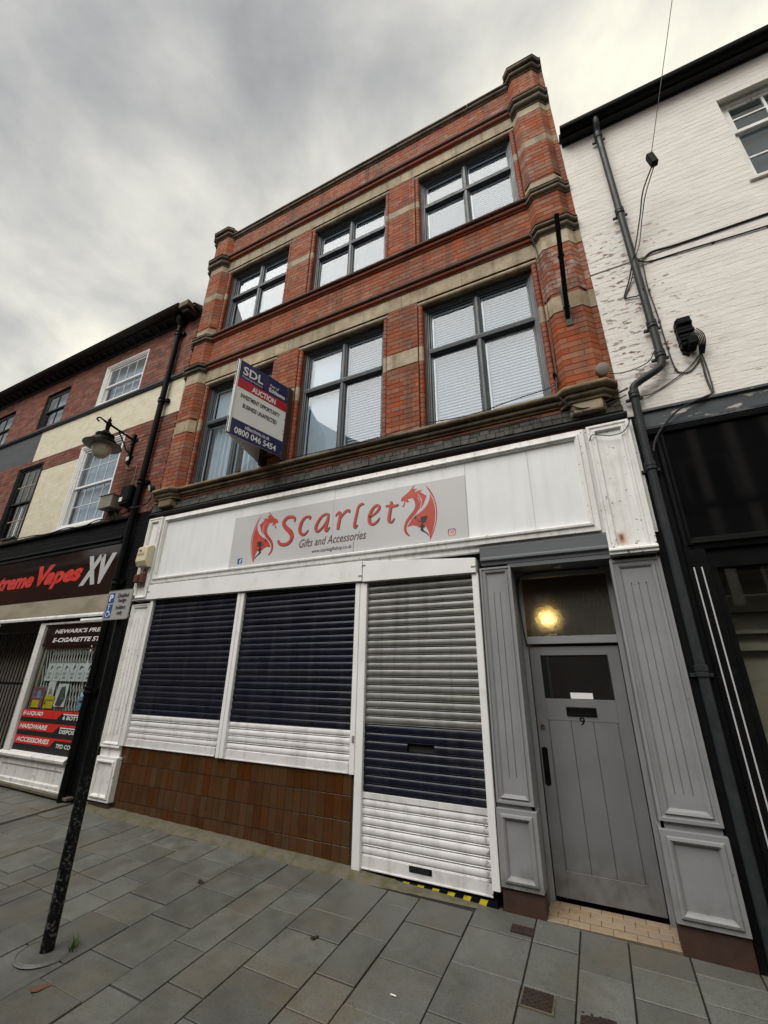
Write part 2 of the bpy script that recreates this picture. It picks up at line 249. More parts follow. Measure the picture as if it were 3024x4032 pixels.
# ------------------------------------------------------------------ mesh builder
def arc(cx, cy, r, a0, a1, n=6):
    return [(cx + r * math.cos(rad(a0 + (a1 - a0) * i / n)), cy + r * math.sin(rad(a0 + (a1 - a0) * i / n))) for i in range(n + 1)]
def smooth(pts, k=6):
    out = []
    P = [Vector(p) for p in pts]
    for i in range(len(P) - 1):
        p0 = P[max(i - 1, 0)]; p1 = P[i]; p2 = P[i + 1]; p3 = P[min(i + 2, len(P) - 1)]
        for j in range(k):
            t = j / k
            out.append(0.5 * ((2 * p1) + (p2 - p0) * t + (2 * p0 - 5 * p1 + 4 * p2 - p3) * t * t + (3 * p1 - p0 - 3 * p2 + p3) * t ** 3))
    out.append(P[-1]); return out
class MB:
    def __init__(s): s.v = []; s.f = []; s.m = []; s.cur = 0
    def face(s, idx): s.f.append(tuple(idx)); s.m.append(s.cur)
    def poly(s, pts):
        n = len(s.v); s.v += [tuple(p) for p in pts]; s.face(range(n, n + len(pts)))
    def box(s, x0, x1, y0, y1, z0, z1):
        n = len(s.v)
        s.v += [(x0, y0, z0), (x1, y0, z0), (x1, y1, z0), (x0, y1, z0), (x0, y0, z1), (x1, y0, z1), (x1, y1, z1), (x0, y1, z1)]
        for q in ((0, 1, 5, 4), (1, 2, 6, 5), (2, 3, 7, 6), (3, 0, 4, 7), (4, 5, 6, 7), (3, 2, 1, 0)): s.face([n + i for i in q])
        return s
    def ext(s, poly, axis, a, b):
        f = {'x': lambda p, t: (t, p[0], p[1]), 'y': lambda p, t: (p[0], t, p[1]), 'z': lambda p, t: (p[0], p[1], t)}[axis]
        n = len(s.v); k = len(poly)
        s.v += [f(p, a) for p in poly] + [f(p, b) for p in poly]
        for i in range(k): s.face((n + i, n + (i + 1) % k, n + k + (i + 1) % k, n + k + i))
        for base in (0, k):
            for t in tessellate_polygon([[Vector((p[0], p[1], 0)) for p in poly]]): s.face([n + base + i for i in t])
        return s
    def tube(s, pts, r, n=8, cap=True):
        P = [Vector(p) for p in pts]; rings = []; up = None
        for i, p in enumerate(P):
            d = (P[min(i + 1, len(P) - 1)] - P[max(i - 1, 0)]).normalized()
            if up is None: up = d.orthogonal().normalized()
            up = (up - d * up.dot(d)); up = up.normalized() if up.length > 1e-6 else d.orthogonal().normalized()
            w = d.cross(up); rr = r[i] if isinstance(r, (list, tuple)) else r
            k = len(s.v); s.v += [tuple(p + (up * math.cos(2 * math.pi * j / n) + w * math.sin(2 * math.pi * j / n)) * rr) for j in range(n)]
            rings.append(k)
        for a, b in zip(rings, rings[1:]):
            for j in range(n): s.face((a + j, a + (j + 1) % n, b + (j + 1) % n, b + j))
        if cap: s.face(range(rings[0], rings[0] + n)); s.face(range(rings[-1], rings[-1] + n))
        return s
    def lathe(s, prof, cx, cy, n=24, zoff=0.0):
        rings = []
        for r, z in prof:
            k = len(s.v); s.v += [(cx + r * math.cos(2 * math.pi * j / n), cy + r * math.sin(2 * math.pi * j / n), z + zoff) for j in range(n)]; rings.append(k)
        for a, b in zip(rings, rings[1:]):
            for j in range(n): s.face((a + j, a + (j + 1) % n, b + (j + 1) % n, b + j))
        if prof[0][0] > 1e-4: s.face(range(rings[0], rings[0] + n))
        if prof[-1][0] > 1e-4: s.face(range(rings[-1], rings[-1] + n))
        return s
    def frame(s, x0, x1, z0, z1, prof):                 # mitred moulding round a rectangle, prof = (inset, y)
        rings = []
        for i, y in prof:
            k = len(s.v); s.v += [(x0 + i, y, z0 + i), (x1 - i, y, z0 + i), (x1 - i, y, z1 - i), (x0 + i, y, z1 - i)]; rings.append(k)
        for a, b in zip(rings, rings[1:]):
            for j in range(4): s.face((a + j, a + (j + 1) % 4, b + (j + 1) % 4, b + j))
        return s
    def plan(s, path, prof, cap=True):                  # moulding along a plan polyline, prof = (out, z)
        P = [Vector(p) for p in path]; nn = []
        for i in range(len(P)):
            ns = []
            if i > 0: d = (P[i] - P[i - 1]).normalized(); ns.append(Vector((d.y, -d.x)))
            if i < len(P) - 1: d = (P[i + 1] - P[i]).normalized(); ns.append(Vector((d.y, -d.x)))
            m = sum(ns, Vector((0, 0))); m = m.normalized(); nn.append(m / max(m.dot(ns[0]), 0.3))
        rings = []
        for p, q in zip(P, nn):
            k = len(s.v); s.v += [(p.x + q.x * o, p.y + q.y * o, z) for o, z in prof]; rings.append(k)
        K = len(prof)
        for a, b in zip(rings, rings[1:]):
            for j in range(K - 1): s.face((a + j, b + j, b + j + 1, a + j + 1))
        if cap: s.face(range(rings[0], rings[0] + K)); s.face(range(rings[-1], rings[-1] + K))
        return s
    def sheet(s, poly, y, flip=False):                  # flat polygon in the x,z plane
        n = len(s.v); s.v += [(p[0], y, p[1]) for p in poly]
        for t in tessellate_polygon([[Vector((p[0], p[1], 0)) for p in poly]]): s.face([n + i for i in t])
        return s
    def xf(s, M4): s.v = [tuple(M4 @ Vector(p)) for p in s.v]; return s
    def mesh(s, name, mats, bevel=0, sm=False):
        me = bpy.data.meshes.new(name); me.from_pydata(s.v, [], s.f)
        for m_ in (mats if isinstance(mats, (list, tuple)) else [mats]): me.materials.append(m_)
        if isinstance(mats, (list, tuple)):
            for p, k in zip(me.polygons, s.m): p.material_index = k
        bm = bmesh.new(); bm.from_mesh(me)
        if bevel:
            bmesh.ops.remove_doubles(bm, verts=bm.verts, dist=1e-5)
        bmesh.ops.recalc_face_normals(bm, faces=bm.faces)
        if bevel:
            ed = [e_ for e_ in bm.edges if len(e_.link_faces) == 2 and e_.calc_face_angle(0) > 0.6]
            bmesh.ops.bevel(bm, geom=ed, offset=bevel, segments=1, affect='EDGES', clamp_overlap=True)
        if sm:
            for f in bm.faces: f.smooth = True
            for e_ in bm.edges:
                if len(e_.link_faces) == 2 and e_.calc_face_angle(0) > rad(40): e_.smooth = False
        bm.to_mesh(me); bm.free(); return me
    def build(s, name, m, parent=None, bevel=0, sm=False, **k):
        o = bpy.data.objects.new(name, s.mesh(name, m, bevel, sm)); return put(o, parent, **k)
def put(o, parent=None, label=None, cat=None, group=None, kind=None):
    COL.objects.link(o)
    if parent is not None: o.parent = parent
    if label: o['label'] = label
    if cat: o['category'] = cat
    if group: o['group'] = group
    if kind: o['kind'] = kind
    return o
def thing(name, label, cat, loc=(0, 0, 0), group=None):
    o = bpy.data.objects.new(name, None); o.empty_display_size = 0.2; o.location = loc
    return put(o, None, label, cat, group)
def B(x0, x1, y0, y1, z0, z1): return MB().box(x0, x1, y0, y1, z0, z1)
def holed(x0, x1, z0, z1, holes, y, depth):             # wall face with openings and their reveals
    xs = sorted({x0, x1, *[h[0] for h in holes], *[h[1] for h in holes]}); zs = sorted({z0, z1, *[h[2] for h in holes], *[h[3] for h in holes]})
    xs = [x for x in xs if x0 <= x <= x1]; zs = [z for z in zs if z0 <= z <= z1]
    mb = MB()
    def solid(i, j):
        if i < 0 or j < 0 or i >= len(xs) - 1 or j >= len(zs) - 1: return None
        cx = (xs[i] + xs[i + 1]) / 2; cz = (zs[j] + zs[j + 1]) / 2
        return not any(h[0] < cx < h[1] and h[2] < cz < h[3] for h in holes)
    for i in range(len(xs) - 1):
        for j in range(len(zs) - 1):
            if not solid(i, j): continue
            a, b, c, d = xs[i], xs[i + 1], zs[j], zs[j + 1]
            mb.poly([(a, y, c), (b, y, c), (b, y, d), (a, y, d)]); mb.poly([(a, y + depth, c), (a, y + depth, d), (b, y + depth, d), (b, y + depth, c)])
            for di, dj, q in ((-1, 0, ((a, c), (a, d))), (1, 0, ((b, c), (b, d))), (0, -1, ((a, c), (b, c))), (0, 1, ((a, d), (b, d)))):
                if solid(i + di, j + dj) is not True:
                    (p0, q0), (p1, q1) = q; mb.poly([(p0, y, q0), (p1, y, q1), (p1, y + depth, q1), (p0, y + depth, q0)])
    return mb

# ------------------------------------------------------------------ lettering
def glyphs(s, shear=0.0, bold=0.0, space=1.0):
    cu = bpy.data.curves.new('t', 'FONT'); cu.body = s; cu.shear = shear; cu.offset = bold; cu.space_character = space; cu.resolution_u = 3
    o = bpy.data.objects.new('t', cu); COL.objects.link(o)
    dg = bpy.context.evaluated_depsgraph_get(); dg.update(); me = bpy.data.meshes.new_from_object(o.evaluated_get(dg))
    v = [tuple(p.co) for p in me.vertices]; f = [tuple(p.vertices) for p in me.polygons]
    bpy.data.objects.remove(o); bpy.data.curves.remove(cu); bpy.data.meshes.remove(me); return v, f
def text(s, m, parent, x0, x1, z0, z1, y, shear=0.0, bold=0.0, space=1.0, M4=None, name='lettering', lean=0.0):
    v, f = glyphs(s, shear, bold, space)
    ax0 = min(p[0] for p in v); ax1 = max(p[0] for p in v); ay0 = min(p[1] for p in v); ay1 = max(p[1] for p in v)
    mb = MB(); mb.v = [(x0 + (p[0] - ax0) / (ax1 - ax0) * (x1 - x0), y, z0 + (p[1] - ay0) / (ay1 - ay0) * (z1 - z0)) for p in v]
    mb.f = f; mb.m = [0] * len(f)
    if M4 is not None: mb.xf(M4)
    return mb.build(name, m, parent)
def ribbon(mb, pts, y, ext=0.0):
    P = smooth([(a, b, w) for a, b, w in pts], 5); L_, R_ = [], []
    for i, p in enumerate(P):
        d = P[min(i + 1, len(P) - 1)] - P[max(i - 1, 0)]; d = Vector((d.x, d.y)); d = d.normalized() if d.length else Vector((1, 0))
        n = Vector((-d.y, d.x)) * (max(p.z, 0.003) / 2 + ext); L_.append((p.x + n.x, p.y + n.y)); R_.append((p.x - n.x, p.y - n.y))
    for i in range(len(P) - 1): mb.poly([(*L_[i][:1], y, L_[i][1]), (L_[i + 1][0], y, L_[i + 1][1]), (R_[i + 1][0], y, R_[i + 1][1]), (R_[i][0], y, R_[i][1])])

# ------------------------------------------------------------------ brick laying
def tmpl(cx=0.002 / 0.215, cz=0.002 / 0.065, c=0.002, d=0.05):
    v = []
    for hx, hz, y in ((0.5, 0.5, d), (0.5, 0.5, c), (0.5 - cx, 0.5 - cz, 0)):
        v += [(-hx, y, -hz), (hx, y, -hz), (hx, y, hz), (-hx, y, hz)]
    f = [(8, 9, 10, 11)]
    for a, b in ((0, 4), (4, 8)):
        for j in range(4): f.append((a + j, a + (j + 1) % 4, b + (j + 1) % 4, b + j))
    return v, f
TM = {'b': tmpl(), 'pb': tmpl(0.002 / 0.215, 0.002 / 0.065, 0.0016, 0.03)}
def lay(items, x0, x1, z0, z1, y, m, holes=(), course=0.075, key='b', flemish=True, gap=0.0045, zref=0.0, L=0.225, jit=0.0016):
    k0 = math.floor((z0 - zref) / course + 0.3)
    k = k0
    while True:
        a = zref + k * course; b = a + course; k += 1
        za_, zb_ = max(a, z0), min(b, z1)
        if a >= z1 - 0.015: break
        if zb_ - za_ < 0.022: continue
        cuts = [(x0, x1)]
        zc = (za_ + zb_) / 2
        for h in holes:
            if h[2] < zc < h[3]:
                nc = []
                for p, q in cuts:
                    if h[1] <= p or h[0] >= q: nc.append((p, q)); continue
                    if h[0] > p: nc.append((p, h[0]))
                    if h[1] < q: nc.append((h[1], q))
                cuts = nc
        seq = [L, L / 2] if flemish else [L]
        per = sum(seq); off = (per / 2 if k % 2 else 0) + (0.0 if not flemish else 0.02)
        for p, q in cuts:
            x = math.floor((p - off) / per) * per + off; i = 0; pend = None
            while x < q:
                w = seq[i % len(seq)]; i += 1
                xa, xb = max(x, p), min(x + w, q); x += w
                if xb - xa < 0.035:
                    continue
                g = gap
                items.append((key, m, ((xa + xb) / 2, y + random.uniform(-jit, jit), zc), (xb - xa - g * random.uniform(0.8, 1.2), 1, zb_ - za_ - g * random.uniform(0.85, 1.15)), random.uniform(-0.004, 0.004)))
def score(loc, sc):
    p = proj(loc)
    if not p: return 0
    inside = 0 <= p[0] <= 3024 and 0 <= p[1] <= 4032
    a = proj((loc[0] - sc[0] / 2, loc[1], loc[2])); b = proj((loc[0] + sc[0] / 2, loc[1], loc[2])); c = proj((loc[0], loc[1], loc[2] + sc[2])); 
    if not (a and b and c): return 0
    ar = abs((b[0] - a[0]) * (c[1] - p[1]) - (b[1] - a[1]) * (c[0] - p[0]))
    return ar if inside else ar * 1e-4
def place(parent, items, name='brick', stuff='brickwork', limit=300):
    items = sorted(items, key=lambda i: -score(i[2], i[3])); cache = {}
    for key, m, loc, sc, ry in items[:limit]:
        if (key, m) not in cache:
            me = bpy.data.meshes.new(name); me.from_pydata(TM[key][0], [], TM[key][1]); me.materials.append(M[m]); cache[(key, m)] = me
        o = bpy.data.objects.new(name, cache[(key, m)]); o.location = loc; o.scale = sc; o.rotation_euler = (0, ry, 0); put(o, parent)
    rest = items[limit:]
    if rest:
        mats = sorted({i[1] for i in rest}); V, F, MI = [], [], []
        for key, m, loc, sc, ry in rest:
            v, f = TM[key]; n = len(V); s_, c_ = math.sin(ry), math.cos(ry)
            V += [(loc[0] + p[0] * sc[0] * c_ + p[2] * sc[2] * s_, loc[1] + p[1], loc[2] + p[2] * sc[2] * c_ - p[0] * sc[0] * s_) for p in v]
            F += [tuple(n + q for q in t) for t in f]; MI += [mats.index(m)] * len(f)
        me = bpy.data.meshes.new(stuff); me.from_pydata(V, [], F)
        for m in mats: me.materials.append(M[m])
        me.polygons.foreach_set('material_index', MI)
        put(bpy.data.objects.new(stuff, me), parent, kind='stuff')

# ================================================================== GROUND
g = MB()
g.poly([(-600, -600, -0.32), (600, -600, -0.32), (600, 600, -0.32), (-600, 600, -0.32)])
g.build('ground', M['asphalt'], kind='structure')
pv = MB()
NX = 12
for i in range(NX):
    x0 = -16 + 24 * i / NX; x1 = -16 + 24 * (i + 1) / NX
    for y0, y1 in ((-2.8, 0.0), (0.0, 0.6)):
        pv.poly([(x0, y0, gz(x0, y0) - 0.012), (x1, y0, gz(x1, y0) - 0.012), (x1, y1, gz(x1, y1) - 0.012), (x0, y1, gz(x0, y1) - 0.012)])
    pv.poly([(x0, -2.8, -0.5), (x1, -2.8, -0.5), (x1, -2.8, gz(x1, -2.8) - 0.012), (x0, -2.8, gz(x0, -2.8) - 0.012)])
pave = pv.build('pavement', M['joint'], kind='structure')
rdm = MB(); rdm.poly([(-60, -40, -0.30), (60, -40, -0.30), (60, -2.82, -0.30), (-60, -2.82, -0.30)]); rdm.build('road', M['asphalt'], kind='structure')

def slab(x0, x1, y0, y1, m='slab', name='paving_slab', parent=pave, h=0.0, gp=0.0052):
    x0 += gp; x1 -= gp; y0 += gp; y1 -= gp; c = 0.0025
    dz = random.uniform(-0.003, 0.003) + h; tl = random.uniform(-0.0015, 0.0015)
    mb = MB(); z = lambda x, y: gz(x, y) + dz + tl * (x - x0)
    ring = lambda i, d: [(x0 + i, y0 + i, z(x0, y0) - d), (x1 - i, y0 + i, z(x1, y0) - d), (x1 - i, y1 - i, z(x1, y1) - d), (x0 + i, y1 - i, z(x0, y1) - d)]
    mb.v = ring(0, 0.03) + ring(0, c) + ring(c, 0)
    mb.f = [(8, 9, 10, 11)] + [(a + j, a + (j + 1) % 4, a + 4 + (j + 1) % 4, a + 4 + j) for a in (0, 4) for j in range(4)]; mb.m = [0] * 9
    return mb.build(name, M[m], parent)
lines = [-9.3, -8.9, -8.45, -8.1, -7.75, -7.3, -6.95, -6.66, -6.58, -6.28, -5.91, -5.51, -5.06, -4.78, -4.5, -4.09, -3.765, -3.314, -2.88, -2.585, -2.283, -1.837, -1.554, -1.118, -0.678, -0.384, -0.093, 0.25, 0.60, 1.05, 1.5, 1.85, 2.3]
known = {-5.91: [-.52, -.98], -5.51: [-.39, -1.02], -5.06: [-.55, -.86, -1.3], -4.78: [-.42, -.88, -1.2], -4.5: [-.45, -.765, -1.215, -1.53], -4.09: [-.615, -1.065, -1.39], -3.765: [-.465, -.778, -1.237, -1.546],
         -3.314: [-.593, -.911, -1.381, -1.838], -2.88: [-.62, -1.085, -1.533, -1.994], -2.585: [-.6, -.911, -1.374, -1.833], -2.283: [-.31, -.767, -1.075, -1.536], -1.837: [-.451, -.914, -1.384],
         -1.554: [-.33, -.611, -1.07, -1.528], -1.118: [-.451, -.911, -1.376], -0.678: [-.464, -.93], -0.384: [-.648, -1.1], -0.093: [-.452, -.763, -1.22], 0.25: [-.358, -.637, -1.1]}
COVERS = [(-0.646, -0.491, -1.11, -0.954), (-0.352, -0.185, -1.18, -1.012), (-0.10, 0.06, -1.26, -1.085)]
tx = [gt(x, -0.22)[0] for x in lines]
for i in range(len(lines) - 1):
    x0, x1 = tx[i], tx[i + 1]
    if abs(lines[i] + 6.66) < 1e-3:                                   # iron drainage channel running out from the downpipe
        slab(x0, x1, -2.78, -0.06, 'iron', 'drainage_channel', pave, -0.004, 0.002); continue
    js = [gt(lines[i], j)[1] for j in known.get(lines[i], [-0.3 - 0.3 * random.random()])]
    while js[-1] > -2.35: js.append(js[-1] - random.choice([0.44, 0.30, 0.44]))
    js.append(-2.78)
    y1 = -0.03 if lines[i] > -1.2 or lines[i] < -6.2 else -0.15
    for j in js:
        if y1 - j < 0.08: continue
        slab(x0, x1, j, y1); y1 = j
for k, (a, b, c, d) in enumerate(COVERS):
    p0 = gt(a, c); p1 = gt(b, d); o = thing('access_cover', ['small square iron access cover nearest the grey door pilaster, leftmost of the row', 'small square iron access cover in the middle of the row by the bottom edge', 'small square iron access cover at the right end of the row by the bottom edge'][k], 'access cover', (p0[0], p0[1], gz(*p0)), 'iron access covers')
    mb = MB(); x0, x1, y0, y1 = 0, p1[0] - p0[0], 0, p1[1] - p0[1]
    mb.box(-0.012, x1 + 0.012, -0.012, y1 + 0.012, -0.01, 0.0065); mb.build('cover_frame', M['concrete'], o)
    mb = MB(); mb.box(x0, x1, y0, y1, -0.01, 0.009)
    for ii in range(8):
        for jj in range(8):
            if (ii + jj) % 2: mb.box(x0 + x1 * (ii + .2) / 8, x0 + x1 * (ii + .8) / 8, y1 * (jj + .2) / 8, y1 * (jj + .8) / 8, 0.008, 0.012)
    mb.build('lid', M['iron'], o)
p0 = gt(-0.824, -0.411); p1 = gt(-0.672, -0.305); o = thing('gully_grate', 'small dark iron plate let into the paving beside the shutter door', 'access cover', (p0[0], p0[1], gz(*p0)))
B(0, p1[0] - p0[0], 0, p1[1] - p0[1], -0.01, 0.008).build('lid', M['iron'], o)
# concrete fillet along the tiled plinth
def fillet(xa, xb, w0, w1, h0, h1, n=40):
    mb = MB(); rows = []
    for i in range(n + 1):
        x = xa + (xb - xa) * i / n; t = i / n; w = w0 + (w1 - w0) * t + random.uniform(-.006, .006); h = h0 + (h1 - h0) * t + random.uniform(-.003, .003)
        k = len(mb.v); pr = [(0.02, h), (-0.02, h), (-w * 0.45, h * 0.8 + random.uniform(-.003, .003)), (-w * 0.8, h * 0.45), (-w, -0.01)]
        mb.v += [(x, y, gz(x, 0) * 1.0 + z + GC * max(y, -0.3) * 0.5) for y, z in pr]; rows.append(k)
    for a, b in zip(rows, rows[1:]):
        for j in range(4): mb.face((a + j, b + j, b + j + 1, a + j + 1))
    return mb.build('concrete_fillet', M['concrete'], pave, sm=True)
fillet(ax(-6.5, -.05), -2.2, 0.14, 0.15, 0.045, 0.035)
fillet(-2.2, -0.95, 0.15, 0.06, 0.028, -0.012, 20)
slab(-8.75, -6.62, -0.1, 0.3, 'concrete', 'shop_step', pave, 0.06)

# ================================================================== ACROSS THE STREET (mirrored in the panes and gloss paint)
def opposite(x0, x1, y, h, hr, m, lab, gable=False):
    t = thing('terrace_house', lab, 'building', ((x0 + x1) / 2, y, -.3))
    wins = []
    n = max(2, round((x1 - x0) / 2.6)); d = (x1 - x0) / n
    for i in range(n):
        for zb in (0.5, 3.6, 5.9):
            if zb + 1.6 < h: wins.append((x0 + d * (i + .28), x0 + d * (i + .72), zb, zb + (2.3 if zb < 1 else 1.55)))
    w_ = holed(x0, x1, -.3, h, wins, 0, .2); w_.v = [(p[0], y - p[1], p[2]) for p in w_.v]; w_.build('wall', M[m], t)
    for a, b, c, e_ in wins:
        f_ = MB().frame(a, b, c, e_, [(0, -.10), (0, -.08), (.07, -.08), (.07, -.14)]); f_.v = [(p[0], y + p[1], p[2]) for p in f_.v]; f_.build('window', M['white'], t)
        B(a, b, y - .16, y - .15, c, e_).build('pane', M['dark'], t)
    if gable: MB().ext([(x0, h), (x1, h), ((x0 + x1) / 2, hr)], 'y', y - .25, y - .02).build('gable', M[m], t); MB().ext([(x0 - .2, h), ((x0 + x1) / 2, hr + .15), (x1 + .2, h), ((x0 + x1) / 2, hr)], 'y', y - 8, y + .1).build('roof', M['roof'], t)
    else: MB().ext([(y + .25, h), (y - 4, hr), (y - 8, h)], 'x', x0, x1).build('roof', M['roof'], t)
    MB().box(x0, x0 + .2, y - 8, y - .2, -.3, h).box(x1 - .2, x1, y - 8, y - .2, -.3, h).build('side_wall', M[m], t)
    MB().box(x0 + .3, x0 + 1.1, y - 4.4, y - 3.6, hr - .6, hr + 1.1).build('chimney', M['brick_old'], t)
    tree_fix(t)
def tree_fix(root):
    inv = Matrix.Translation(root.location).inverted()
    for c in root.children: c.matrix_parent_inverse = inv
opposite(-52.0, -34.0, -8.8, 8.0, 10.5, 'brick_old', 'brick house far down the opposite side of the street')
opposite(-34.0, -17.0, -8.8, 7.2, 9.4, 'brick_old', 'brick house on the opposite side, mirrored in the vape shop sign')
opposite(-17.0, -9.6, -8.8, 9.2, 11.6, 'brick_old', 'tall gabled brick house across the street, mirrored in the first floor window', True)
opposite(-9.6, -3.2, -8.8, 6.6, 8.6, 'slate_paint', 'dark rendered house across the street, behind the viewer on the left')
opposite(-3.2, 2.2, -8.8, 7.2, 9.2, 'brick_old', 'brick house across the street, straight behind the viewer')
opposite(2.2, 10.0, -8.8, 8.6, 10.4, 'slate_paint', 'timber framed house across the street, mirrored in the black shop fascia')
tf = bpy.data.objects['terrace_house.005']
for k in range(9):
    o = B(2.4 + k * .85, 2.62 + k * .85, -8.8, -8.74, 3.3, 8.5).build('timber_post', M['whitewall'], tf)
for z in (3.2, 5.9): B(2.2, 10.0, -8.8, -8.72, z, z + .2).build('timber_rail', M['black_matt'], tf)
tree_fix(tf)

# ================================================================== MAIN BUILDING
HB = thing('brick_shop_building', 'three storey red brick building with white shop fascia and roller shutters', 'building', (-2.8, 0, 0))
def hb(mb, name, m, bevel=0, sm=False, parent=None, **k):           # part of the main building, given in world coordinates
    p = parent or HB; o = mb.build(name, M[m] if isinstance(m, str) else [M[q] for q in m], p, bevel, sm, **k); o.matrix_parent_inverse = p_inv(p); return o
def p_inv(p):
    mtx = Matrix.Translation(p.location)
    q = p.parent
    while q is not None: q = q.parent
    return mtx.inverted() if p.parent is None else Matrix.Identity(4)
def tree_fix(root):                                                  # children are modelled in world space; undo the root's offset once
    inv = Matrix.Translation(root.location).inverted()
    for c in root.children: c.matrix_parent_inverse = inv
XL, XR = -6.30, 0.605
PW = ((-6.23, -6.14, -5.83, -5.74), (0.07, 0.155, 0.455, 0.54))       # pilaster plan: wall, face, face, wall
PD = -0.09
WIN1 = [(-5.72, -4.08), (-3.62, -2.03), (-1.56, 0.06)]
F1 = (4.44, 6.64); F2 = (7.70, 9.49)
holes = [(a, b, *F1) for a, b in WIN1] + [(a, b, *F2) for a, b in WIN1]
hb(holed(XL, XR, 4.0, 10.5, holes, 0.0055, 0.30), 'wall', 'mortar')
items = []
zr = 4.272
bands = [(-7, 1, 5.565, 5.83), (-7, 1, 8.69, 8.842), (-7, 1, 6.64, 7.02), (-7, 1, 9.49, 9.885), (-7, 1, 4.343, 4.47), (-7, 1, 7.583, 7.73)]
lay(items, -5.742, 0.072, 4.272, 10.46, 0.0, 'brick', holes + bands, zref=zr)
for a, b in ((XL, -6.232), (0.542, XR)):
    lay(items, a, b, 4.272, 10.6, 0.0, 'brick', bands[:2] + [(-7, 1, 6.62, 6.99), (-7, 1, 9.45, 9.62)], zref=zr, flemish=False, L=0.5)
# canted pilaster bricks: two specials per course, joint alternating
for pi, (w0, f0, f1, w1) in enumerate(PW):
    for half in (0, 1):
        for var in (0, 1):
            mid = (f0 + f1) / 2 + (0.07 if var else -0.07)
            g_ = 0.005
            if half == 0: plan_ = [(w0, 0.0), (f0, PD), (mid - g_, PD), (mid - g_, 0.03), (w0, 0.03)]
            else: plan_ = [(mid + g_, PD), (f1, PD), (w1, 0.0), (w1, 0.03), (mid + g_, 0.03)]
            cx = sum(p[0] for p in plan_) / len(plan_)
            v = []; n = len(plan_)
            for sh, z in ((0, -0.5), (0, -0.46), (0, 0.46), (0, 0.5)):
                ins = 0.002 if abs(z) == 0.5 else 0.0
                v += [(p[0] - cx, p[1] + ins, z) for p in plan_]
            f = [tuple(range(n))[::-1], tuple(range(3 * n, 4 * n))]
            for r_ in range(3): f += [(r_ * n + j, r_ * n + (j + 1) % n, (r_ + 1) * n + (j + 1) % n, (r_ + 1) * n + j) for j in range(n)]
            TM[f'p{pi}{half}{var}'] = (v, f, cx)
    stones = [(5.565, 5.80), (6.61, 6.99), (7.56, 7.91), (8.69, 8.84), (9.45, 9.87)]
    k = 0; z = 4.50
    while z < 10.5:
        zc = z + 0.0375
        if not any(s0 - 0.02 < zc < s1 + 0.02 for s0, s1 in stones):
            for half in (0, 1):
                key = f'p{pi}{half}{k % 2}'; items.append((key, 'brick', (TM[key][2], random.uniform(-.001, .001), zc), (1, 1, 0.0705), 0.0))
        z += 0.075; k += 1
    core = MB(); core.ext([(w0 + .012, 0.02), (f0 + 0.004, PD + 0.006), (f1 - 0.004, PD + 0.006), (w1 - .012, 0.02)], 'z', 4.3, 10.55); hb(core, 'pilaster_core', 'mortar')
    path = [(w0, 0.0), (f0, PD), (f1, PD), (w1, 0.0)]
    for s0, s1 in ((5.565, 5.80), (6.61, 6.84), (7.74, 7.90), (8.69, 8.84), (9.45, 9.60)):
        hb(MB().plan([(w0, .02)] + path + [(w1, .02)], [(-0.03, s0), (0.002, s0), (0.002, s1), (-0.03, s1)]), 'pilaster_stone', 'stone', 0.003)
    ep = [(w0 - 0.10, 0.0)] + path + [(w1 + 0.10, 0.0)] if pi == 0 else [(w0 - 0.02, 0.0)] + path + [(XR, 0.0)]
    if pi == 0: ep = [(XL, 0.0)] + path + [(w1 + 0.02, 0.0)]
    cap = lambda z0, h, o: [(0, z0), (0.012, z0), (0.014, z0 + h * .12)] + arc(0.02, z0 + h * .33, h * .2, -70, 60, 4) + [(o * .55, z0 + h * .55)] + arc(o * .62, z0 + h * .72, o * .36, -80, 60, 4) + [(o, z0 + h * .93), (o * .8, z0 + h), (0, z0 + h * 1.12)]
    hb(MB().plan(ep, cap(6.84, 0.17, 0.085)), 'pilaster_capital', 'stone_dirty', 0, True)
    hb(MB().plan(ep, cap(7.575, 0.15, 0.06)), 'pilaster_neck', 'stone_dirty', 0, True)
    hb(MB().plan(ep, cap(9.60, 0.25, 0.095)), 'pilaster_capital', 'stone_dirty', 0, True)
    top = MB().plan(ep, cap(10.49, 0.20, 0.10)); hb(top, 'pilaster_cap', 'stone_dirty', 0, True)
    tp = [(w0 - .06, 0.05), (w0 - .06, 0.0), (f0 - .04, PD - .085), (f1 + .04, PD - .085), (w1 + .06, 0.0), (w1 + .06, 0.05)]
    hip = MB(); n = len(tp); cx = (f0 + f1) / 2
    hip.ext([(p[0], p[1]) for p in tp[:1]] + tp[1:-1] + tp[-1:], 'z', 10.665, 10.70); hb(hip, 'cap_slab', 'stone_dirty', 0.006)
    hb(B(w0 - 0.03 if pi else XL, XR if pi else w1 + .03, 0.0, 0.45, 10.40, 10.66), 'parapet_block', 'stone_dirty', 0.01)
    # corbelled foot
    hb(MB().plan(ep, [(0, 4.30), (0.025, 4.30), (0.03, 4.335)] + arc(0.035, 4.365, 0.03, -80, 70, 4) + [(0.085, 4.395)] + arc(0.085, 4.43, 0.035, -70, 70, 4) + [(0.07, 4.475), (0.0, 4.50)]), 'pilaster_corbel', 'stone_sill', 0, True)
    hb(MB().plan([(w0 + .06, 0.0), (f0 + .02, PD - 0.005), (f1 - .02, PD - 0.005), (w1 - .06, 0.0)], [(-0.05, 4.165), (0, 4.18), (0.006, 4.20), (0.006, 4.305), (-0.05, 4.305)]), 'corbel_block', 'stone' if pi else 'stone_sill', 0.006)
place(HB, items)
